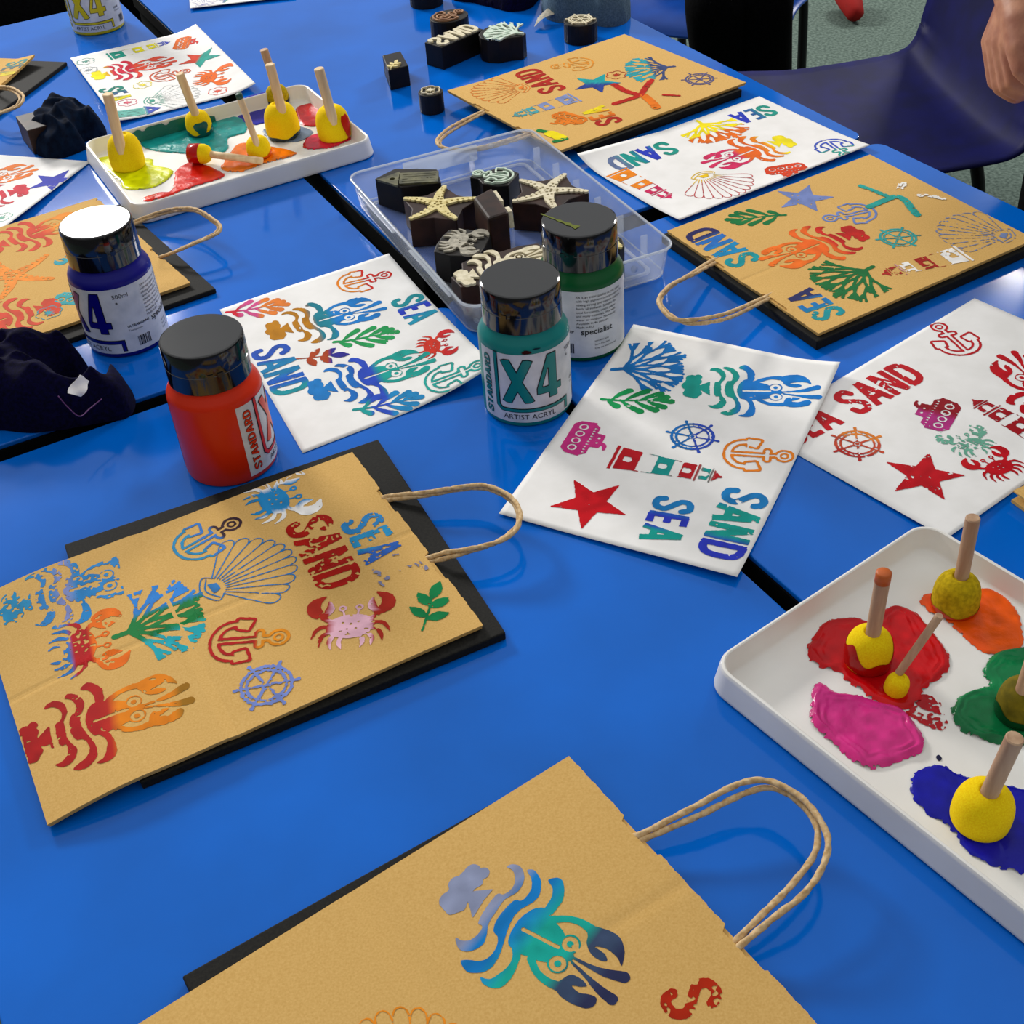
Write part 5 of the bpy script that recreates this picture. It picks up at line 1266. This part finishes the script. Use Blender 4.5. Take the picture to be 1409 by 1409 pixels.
# ================================================================== chairs
def chair(label, rear, fw, mat, zs=-.27, width=.45):
    """rear: xy of the back of the seat; fw: unit forward direction"""
    fw = np.array(fw, float); fw /= np.linalg.norm(fw); sd = np.array([fw[1], -fw[0]])
    t = thing('school_chair', label, 'chair', (rear[0]+fw[0]*.2, rear[1]+fw[1]*.2, -.72), 'moulded plastic school chairs')
    prof = catmull([(-.13, .40), (-.115, .33), (-.085, .20), (-.055, .09), (-.035, .03), (-.01, .003), (.05, -.006), (.20, -.010), (.33, .0), (.385, -.014), (.405, -.04)], 5)
    n = len(prof); m = 25; v = []; f = []
    for i, (d, z) in enumerate(prof):
        q = i/(n-1)
        wdt = width*(.90+.10*min(1, q*3))*(1-.30*max(0, (.10-q)/.10)**2.4-.10*max(0, (q-.9)/.1)**2)
        for j in range(m):
            u = -1+2*j/(m-1)
            bend = .020*abs(u)**3*(1 if q > .35 else .3)
            wrap = .05*abs(u)**2.5*(1-min(1, q/.4))
            P = np.array(rear)+fw*(d+wrap)+sd*u*wdt/2
            v.append((P[0], P[1], zs+z+bend))
    for i in range(n-1):
        for j in range(m-1): f.append((i*m+j, i*m+j+1, (i+1)*m+j+1, (i+1)*m+j))
    o = obj('seat_shell', v, f, mat, t, True); s = o.modifiers.new('thick', 'SOLIDIFY'); s.thickness = .006; s.offset = 0
    for sx in (-1, 1):
        for top, foot in (((.34, sx*.13), (.39, sx*.15)), ((.03, sx*.13), (-.07, sx*.15))):
            P0 = np.append(np.array(rear)+fw*top[0]+sd*top[1], zs-.022); P1 = np.append(np.array(rear)+fw*foot[0]+sd*foot[1], -.718)
            mid = np.append(np.array(rear)+fw*(top[0]+(.03 if top[0] > .2 else -.03))+sd*(top[1]+sx*.02), zs-.06)
            MB().tube(catmull([P0-np.append(fw*(.05 if top[0] > .2 else -.05), 0), P0, mid, P1], 6), .011, 12).build('leg', M['metal'], t, True)
        A = np.append(np.array(rear)+fw*.29+sd*sx*.16, zs-.022); B = np.append(np.array(rear)+fw*.08+sd*sx*.16, zs-.022)
        MB().tube([A, B], .011, 12).build('seat_rail', M['metal'], t, True)
    return t
chair('navy plastic chair at the right, empty beside the table corner', (.815, 2.12), (-.975, -.10), M['chair'], -.26, .47)
chair('blue plastic chair under the person in black', (.635, 3.06), (-.475, -.88), M['chair2'], -.27, .45)

# ================================================================== people
def skin_mesh(name, nodes_, edges, mat, parent, sub=2):
    """nodes_: list of (xyz, radius)"""
    base = ORG[parent.name]; me = bpy.data.meshes.new(name)
    me.from_pydata([tuple(np.array(p)-base) for p, r in nodes_], edges, [])
    o = bpy.data.objects.new(name, me); COL.objects.link(o); o.parent = parent; ORG[o.name] = base
    m = o.modifiers.new('skin', 'SKIN'); m.use_smooth_shade = True
    if not me.skin_vertices: me.attributes  # created by the modifier below
    sv = me.skin_vertices[0].data if me.skin_vertices else None
    if sv is None:
        bpy.context.view_layer.objects.active = o; bpy.ops.mesh.customdata_skin_add(); sv = me.skin_vertices[0].data
    for i, (p, r) in enumerate(nodes_):
        rr = r if hasattr(r, '__len__') else (r, r); sv[i].radius = rr; sv[i].use_root = (i == 0)
    s = o.modifiers.new('sub', 'SUBSURF'); s.levels = sub; s.render_levels = sub
    me.materials.append(mat); return o
def capsule(mb, p, q, r0, r1, n=16):
    p, q = np.array(p, float), np.array(q, float); d = q-p; L = np.linalg.norm(d)
    if L < 1e-5: d = np.array([0, 0, 1.]); L = 1e-5
    d = d/np.linalg.norm(d); pts = []; rad = []
    for k in range(6): a = -PI/2+PI/2*k/5; pts.append(p+d*r0*math.sin(a)*1.0); rad.append(max(r0*math.cos(a), r0*.02))
    for k in range(6): a = PI/2*k/5; pts.append(q+d*r1*math.sin(a)); rad.append(max(r1*math.cos(a), r1*.02))
    pts[6] = q if L > 1e-4 else q+d*1e-4
    mb.tube(pts, rad, n); return mb
def fused_mesh(name, N, E, mat, parent, voxel=.0032, smooth=4):
    """one continuous surface grown around the joints: tapered limbs fused together"""
    mb = MB()
    for a, b in E: capsule(mb, N[a][0], N[b][0], N[a][1] if not hasattr(N[a][1], '__len__') else N[a][1][0], N[b][1] if not hasattr(N[b][1], '__len__') else N[b][1][0])
    o = mb.build(name, mat, parent, True)
    m = o.modifiers.new('fuse', 'REMESH'); m.mode = 'VOXEL'; m.voxel_size = voxel; m.use_smooth_shade = True
    m = o.modifiers.new('soften', 'SMOOTH'); m.factor = .5; m.iterations = smooth
    return o
def person(label, pelvis, fw, joints, trousers, top, skinmat, slim=1.):
    """joints: dict of world points; builds one skin body and clothes as children"""
    t = thing('person', label, 'person', (pelvis[0], pelvis[1], -.72))
    J = joints
    N = []; E = []; idx = {}
    def nd(k, p, r, par=None):
        idx[k] = len(N); N.append((np.array(p, float), r))
        if par: E.append((idx[par], idx[k]))
    nd('pel', J['pel'], .13); nd('waist', J['waist'], .12, 'pel'); nd('chest', J['chest'], .135, 'waist'); nd('neck0', J['neck'], .055, 'chest')
    nd('head0', np.array(J['head'])-[0, 0, .05], .07, 'neck0'); nd('head1', np.array(J['head'])+[0, 0, .06], .085, 'head0')
    for s in ('L', 'R'):
        nd('hip'+s, J['hip'+s], .088*slim, 'pel'); nd('knee'+s, J['knee'+s], .06*slim, 'hip'+s); nd('ank'+s, J['ank'+s], .042, 'knee'+s); nd('toe'+s, J['toe'+s], .038, 'ank'+s)
        nd('sh'+s, J['sh'+s], .06, 'chest'); nd('el'+s, J['el'+s], .043, 'sh'+s)
        if s+'hand' in J:
            pr = 'el'+s
            for k, p, r, par in J[s+'hand']: nd(k, p, r, par or pr)
        else: nd('wr'+s, J['wr'+s], .03, 'el'+s); nd('hd'+s, J['hd'+s], .034, 'wr'+s)
    if 'Lhand' in J: fused_mesh('body', N, E, skinmat, t, .0024, 5)
    else: skin_mesh('body', N, E, skinmat, t)
    def cl(name, chain, mat, extra=.012):
        n2 = []; e2 = []; id2 = {}
        for k, par, r in chain:
            id2[k] = len(n2); n2.append((N[idx[k]][0], r+extra))
            if par: e2.append((id2[par], id2[k]))
        skin_mesh(name, n2, e2, mat, t)
    cl('trousers', [('pel', None, .135), ('hipL', 'pel', .092*slim), ('kneeL', 'hipL', .07*slim), ('ankL', 'kneeL', .055*slim), ('hipR', 'pel', .092*slim), ('kneeR', 'hipR', .07*slim), ('ankR', 'kneeR', .055*slim)], trousers)
    if top == 'tshirt':
        cl('top', [('chest', None, .145), ('waist', 'chest', .13), ('pel', 'waist', .135), ('neck0', 'chest', .06), ('shL', 'chest', .075), ('shR', 'chest', .075)], M['blackcloth'])
    else:
        cl('top', [('chest', None, .145), ('waist', 'chest', .13), ('pel', 'waist', .14), ('neck0', 'chest', .06), ('shL', 'chest', .07), ('elL', 'shL', .055), ('shR', 'chest', .07), ('elR', 'shR', .055), ('wrL', 'elL', .04), ('wrR', 'elR', .04)], top)
    hd = np.array(J['head']); MB().lathe([(.03, -.06), (.088, -.03), (.1, .03), (.095, .08), (.06, .13), (.01, .145)], hd+np.array([-fw[0]*.02, -fw[1]*.02, .02]), 24).build('hair', M['blackcloth'], t, True)
    for k in ('L', 'R'):
        a = np.array(J['ank'+k]); b = np.array(J['toe'+k]); d = (b-a); d[2] = 0; d /= np.linalg.norm(d)
        sh = MB(); c0 = np.array([a[0], a[1], -.675])
        sh.tube([c0-d*.07, c0-d*.05, c0+d*.05, c0+d*.14+np.array([0, 0, -.012]), c0+d*.185+np.array([0, 0, -.018])], [.028, .043, .046, .038, .02], 14).build('shoe', M['blackcloth'], t, True)
    return t

# the person standing at the right edge: only one hand shows
D0 = 1.36
hp_ = lambda x, y, dd=0.: TD(x, y, D0+dd)
hand = [('fore', hp_(1428, -150, .015), .036, None), ('wrist', hp_(1405, -22, .004), .026, 'fore')]
for k, (kx, ky, px1, py1, px2, py2, px3, py3, dz, r) in enumerate(((1368, 56, 1372, 110, 1390, 125, 1402, 112, .018, .0098), (1375, 55, 1380, 117, 1398, 129, 1410, 112, .004, .0105), (1383, 56, 1389, 116, 1406, 126, 1416, 106, -.009, .0103), (1392, 58, 1398, 110, 1413, 118, 1420, 102, -.021, .0096))):
    hand += [('mc%d' % k, hp_(1396+2*k, 4, dz*.6), .0165, 'wrist'), ('kn%d' % k, hp_(kx, ky, dz), r*1.25, 'mc%d' % k), ('pp%d' % k, hp_(px1, py1, dz), r*1.0, 'kn%d' % k), ('md%d' % k, hp_(px2, py2, dz), r*.92, 'pp%d' % k), ('tp%d' % k, hp_(px3, py3, dz-.006), r*.8, 'md%d' % k)]
hand += [('th0', hp_(1409, 30, -.026), .021, 'wrist'), ('th1', hp_(1407, 66, -.040), .0150, 'th0'), ('th2', hp_(1410, 92, -.045), .0122, 'th1'), ('th3', hp_(1421, 108, -.043), .0095, 'th2')]
W0 = hp_(1425, -150, .015)
px_, py_ = W0[0]+.35, W0[1]+.28
J = dict(pel=(px_, py_, .22), waist=(px_, py_, .40), chest=(px_, py_-.02, .58), neck=(px_, py_-.03, .76), head=(px_-.02, py_-.05, .88))
sv_ = np.array([.44, -.90, 0]); sv_ = sv_/np.linalg.norm(sv_)
for s, k in (('L', 1), ('R', -1)):
    o_ = sv_*k
    J['hip'+s] = np.array([px_, py_, .16])+o_*.09; J['knee'+s] = np.array([px_-.01, py_-.01, -.26])+o_*.10; J['ank'+s] = np.array([px_+.02, py_, -.64])+o_*.10; J['toe'+s] = np.array([px_-.12, py_-.05, -.69])+o_*.11
    J['sh'+s] = np.array([px_, py_-.02, .66])+o_*.17; J['el'+s] = np.array([px_+.03, py_+.01, .40])+o_*.24
    J['wr'+s] = np.array([px_-.03, py_, .16])+o_*.25; J['hd'+s] = np.array([px_-.05, py_, .08])+o_*.25
for k_ in ('elR', 'wrR', 'hdR'): J[k_] = J[k_]+np.array([.16, .02, 0])
J['elL'] = W0+np.array([.07, .06, .17]); J['shL'] = np.array([px_-.06, py_-.15, .64]); J['Lhand'] = hand
person('person standing at the right edge, one loosely closed hand showing', (px_, py_), (-.9, -.44), J, M['blackcloth'], 'tshirt', M['skin'])
# the person in black on the blue chair
cx_, cy_ = .63, 3.0
J = dict(pel=(cx_, cy_, -.16), waist=(cx_, cy_+.04, .06), chest=(cx_, cy_+.03, .24), neck=(cx_, cy_, .42), head=(cx_, cy_-.04, .54))
for s, k in (('L', 1), ('R', -1)):
    J['hip'+s] = (cx_+k*.05-.01, cy_-.08, -.17); J['knee'+s] = (.53+k*.044, 2.57, -.20); J['ank'+s] = (.62+k*.05, 2.82, -.62); J['toe'+s] = (.60+k*.06, 2.70, -.69)
    J['sh'+s] = (cx_+k*.16, cy_+.03, .32); J['el'+s] = (cx_+k*.16, cy_-.08, .08); J['wr'+s] = (cx_+k*.08-.04, cy_-.25, -.04); J['hd'+s] = (cx_+k*.03-.06, cy_-.32, -.06)
person('person in black clothes sitting on the blue chair at the top', (cx_, cy_), (0, -1), J, M['blackcloth'], M['blackcloth'], M['skin'], .82)
# dark coat on the floor side beyond the far left table, and a red shoe far back
def blob(name, c, r, mat, seed, label, cat):
    v = []; f = []; n, m = 40, 22
    for j in range(m+1):
        ph = -PI/2+PI*j/m
        for k in range(n):
            th = 2*PI*k/n; d = np.array([math.cos(ph)*math.cos(th), math.cos(ph)*math.sin(th), math.sin(ph)])
            q = 1+.22*(vnoise(np.array([th*9+20]), np.array([ph*7+20]), 5, seed)[0]-.5)*math.cos(ph)
            p = np.array(c)+d*np.array(r)*q; v.append(p)
    for j in range(m):
        for k in range(n): f.append((j*n+k, j*n+(k+1) % n, (j+1)*n+(k+1) % n, (j+1)*n+k))
    return tag(obj(name, v, f, mat, None, True), label, cat)
t = thing('school_chair', 'chair draped with a black coat, beyond the far left table', 'chair', (-.9, 2.75, -.72), 'moulded plastic school chairs')
for sx in (-1, 1):
    for sy in (-1, 1): MB().tube([(-.9+sx*.17, 2.75+sy*.17, -.72), (-.9+sx*.15, 2.75+sy*.15, -.29)], .011, 10).build('leg', M['metal'], t, True)
o = MB().box((-.9, 2.75), (1, 0), (0, 1), .02, .42, .42, -.29).build('seat_shell', M['chair'], t); bevel(o, .008, 3)
blob('black_coat', (-.92, 2.72, -.1), (.42, .30, .17), M['blackcloth'], 4, 'black coat heaped on a chair in the top left corner', 'coat')
s0 = T(1176, 2, -.66)
t = tag(MB().tube([s0+np.array([.0, .12, -.022]), s0+np.array([0, .1, -.015]), s0+np.array([0, .03, -.018]), s0+np.array([0, -.02, -.03]), s0+np.array([0, -.035, -.036])], [.018, .034, .034, .026, .012], 14).build('shoe', M['red'], None, True), 'red shoe on the carpet at the top edge', 'shoe')

# ================================================================== light
w = bpy.data.worlds.new('room'); sc.world = w; w.use_nodes = True
wn = w.node_tree.nodes; wl = w.node_tree.links; bg = wn['Background']
# a white ceiling overhead, darker walls lower down, the lit far side of the room brighter than the near side
wt = wn.new('ShaderNodeTexCoord'); wx = wn.new('ShaderNodeSeparateXYZ'); wl.new(wt.outputs['Generated'], wx.inputs[0])
def wm(op, a, b, c=None, clamp=False):
    n = wn.new('ShaderNodeMath'); n.operation = op; n.use_clamp = clamp
    for i, v in enumerate((a, b, c)):
        if v is None: continue
        if isinstance(v, (int, float)): n.inputs[i].default_value = v
        else: wl.new(v, n.inputs[i])
    return n.outputs[0]
up = wm('MAXIMUM', wx.outputs['Z'], 0.); fwd = wm('MAXIMUM', wx.outputs['Y'], 0.)
st_ = wm('MULTIPLY_ADD', fwd, .26, wm('MULTIPLY_ADD', up, .64, .07))
bg.inputs[0].default_value = (.97, .985, 1, 1); wl.new(st_, bg.inputs[1])
def lamp(name, loc, target, sx, sy, power, col=(1, .97, .93)):
    d = bpy.data.lights.new(name, 'AREA'); d.shape = 'RECTANGLE'; d.size = sx; d.size_y = sy; d.energy = power; d.color = col
    o = bpy.data.objects.new(name, d); COL.objects.link(o); o.location = loc
    v = Vector(target)-Vector(loc); o.rotation_euler = v.to_track_quat('-Z', 'Y').to_euler(); return o
lamp('ceiling_lamp', (-2.75, 5.0, 2.1), (0, 1.2, 0), 1.0, .6, 175)
lamp('ceiling_lamp', (2.8, 4.9, 2.1), (.2, 1.2, 0), 1.0, .6, 95)
lamp('ceiling_lamp', (-1.72, 5.2, 2.1), (-.2, 1.2, 0), .45, .45, 18)
sc.view_settings.view_transform = 'Standard'; sc.view_settings.look = 'None'; sc.view_settings.gamma = 1; sc.view_settings.use_curve_mapping = False
sc.view_settings.exposure = .06
sc.cycles.transparent_max_bounces = 40
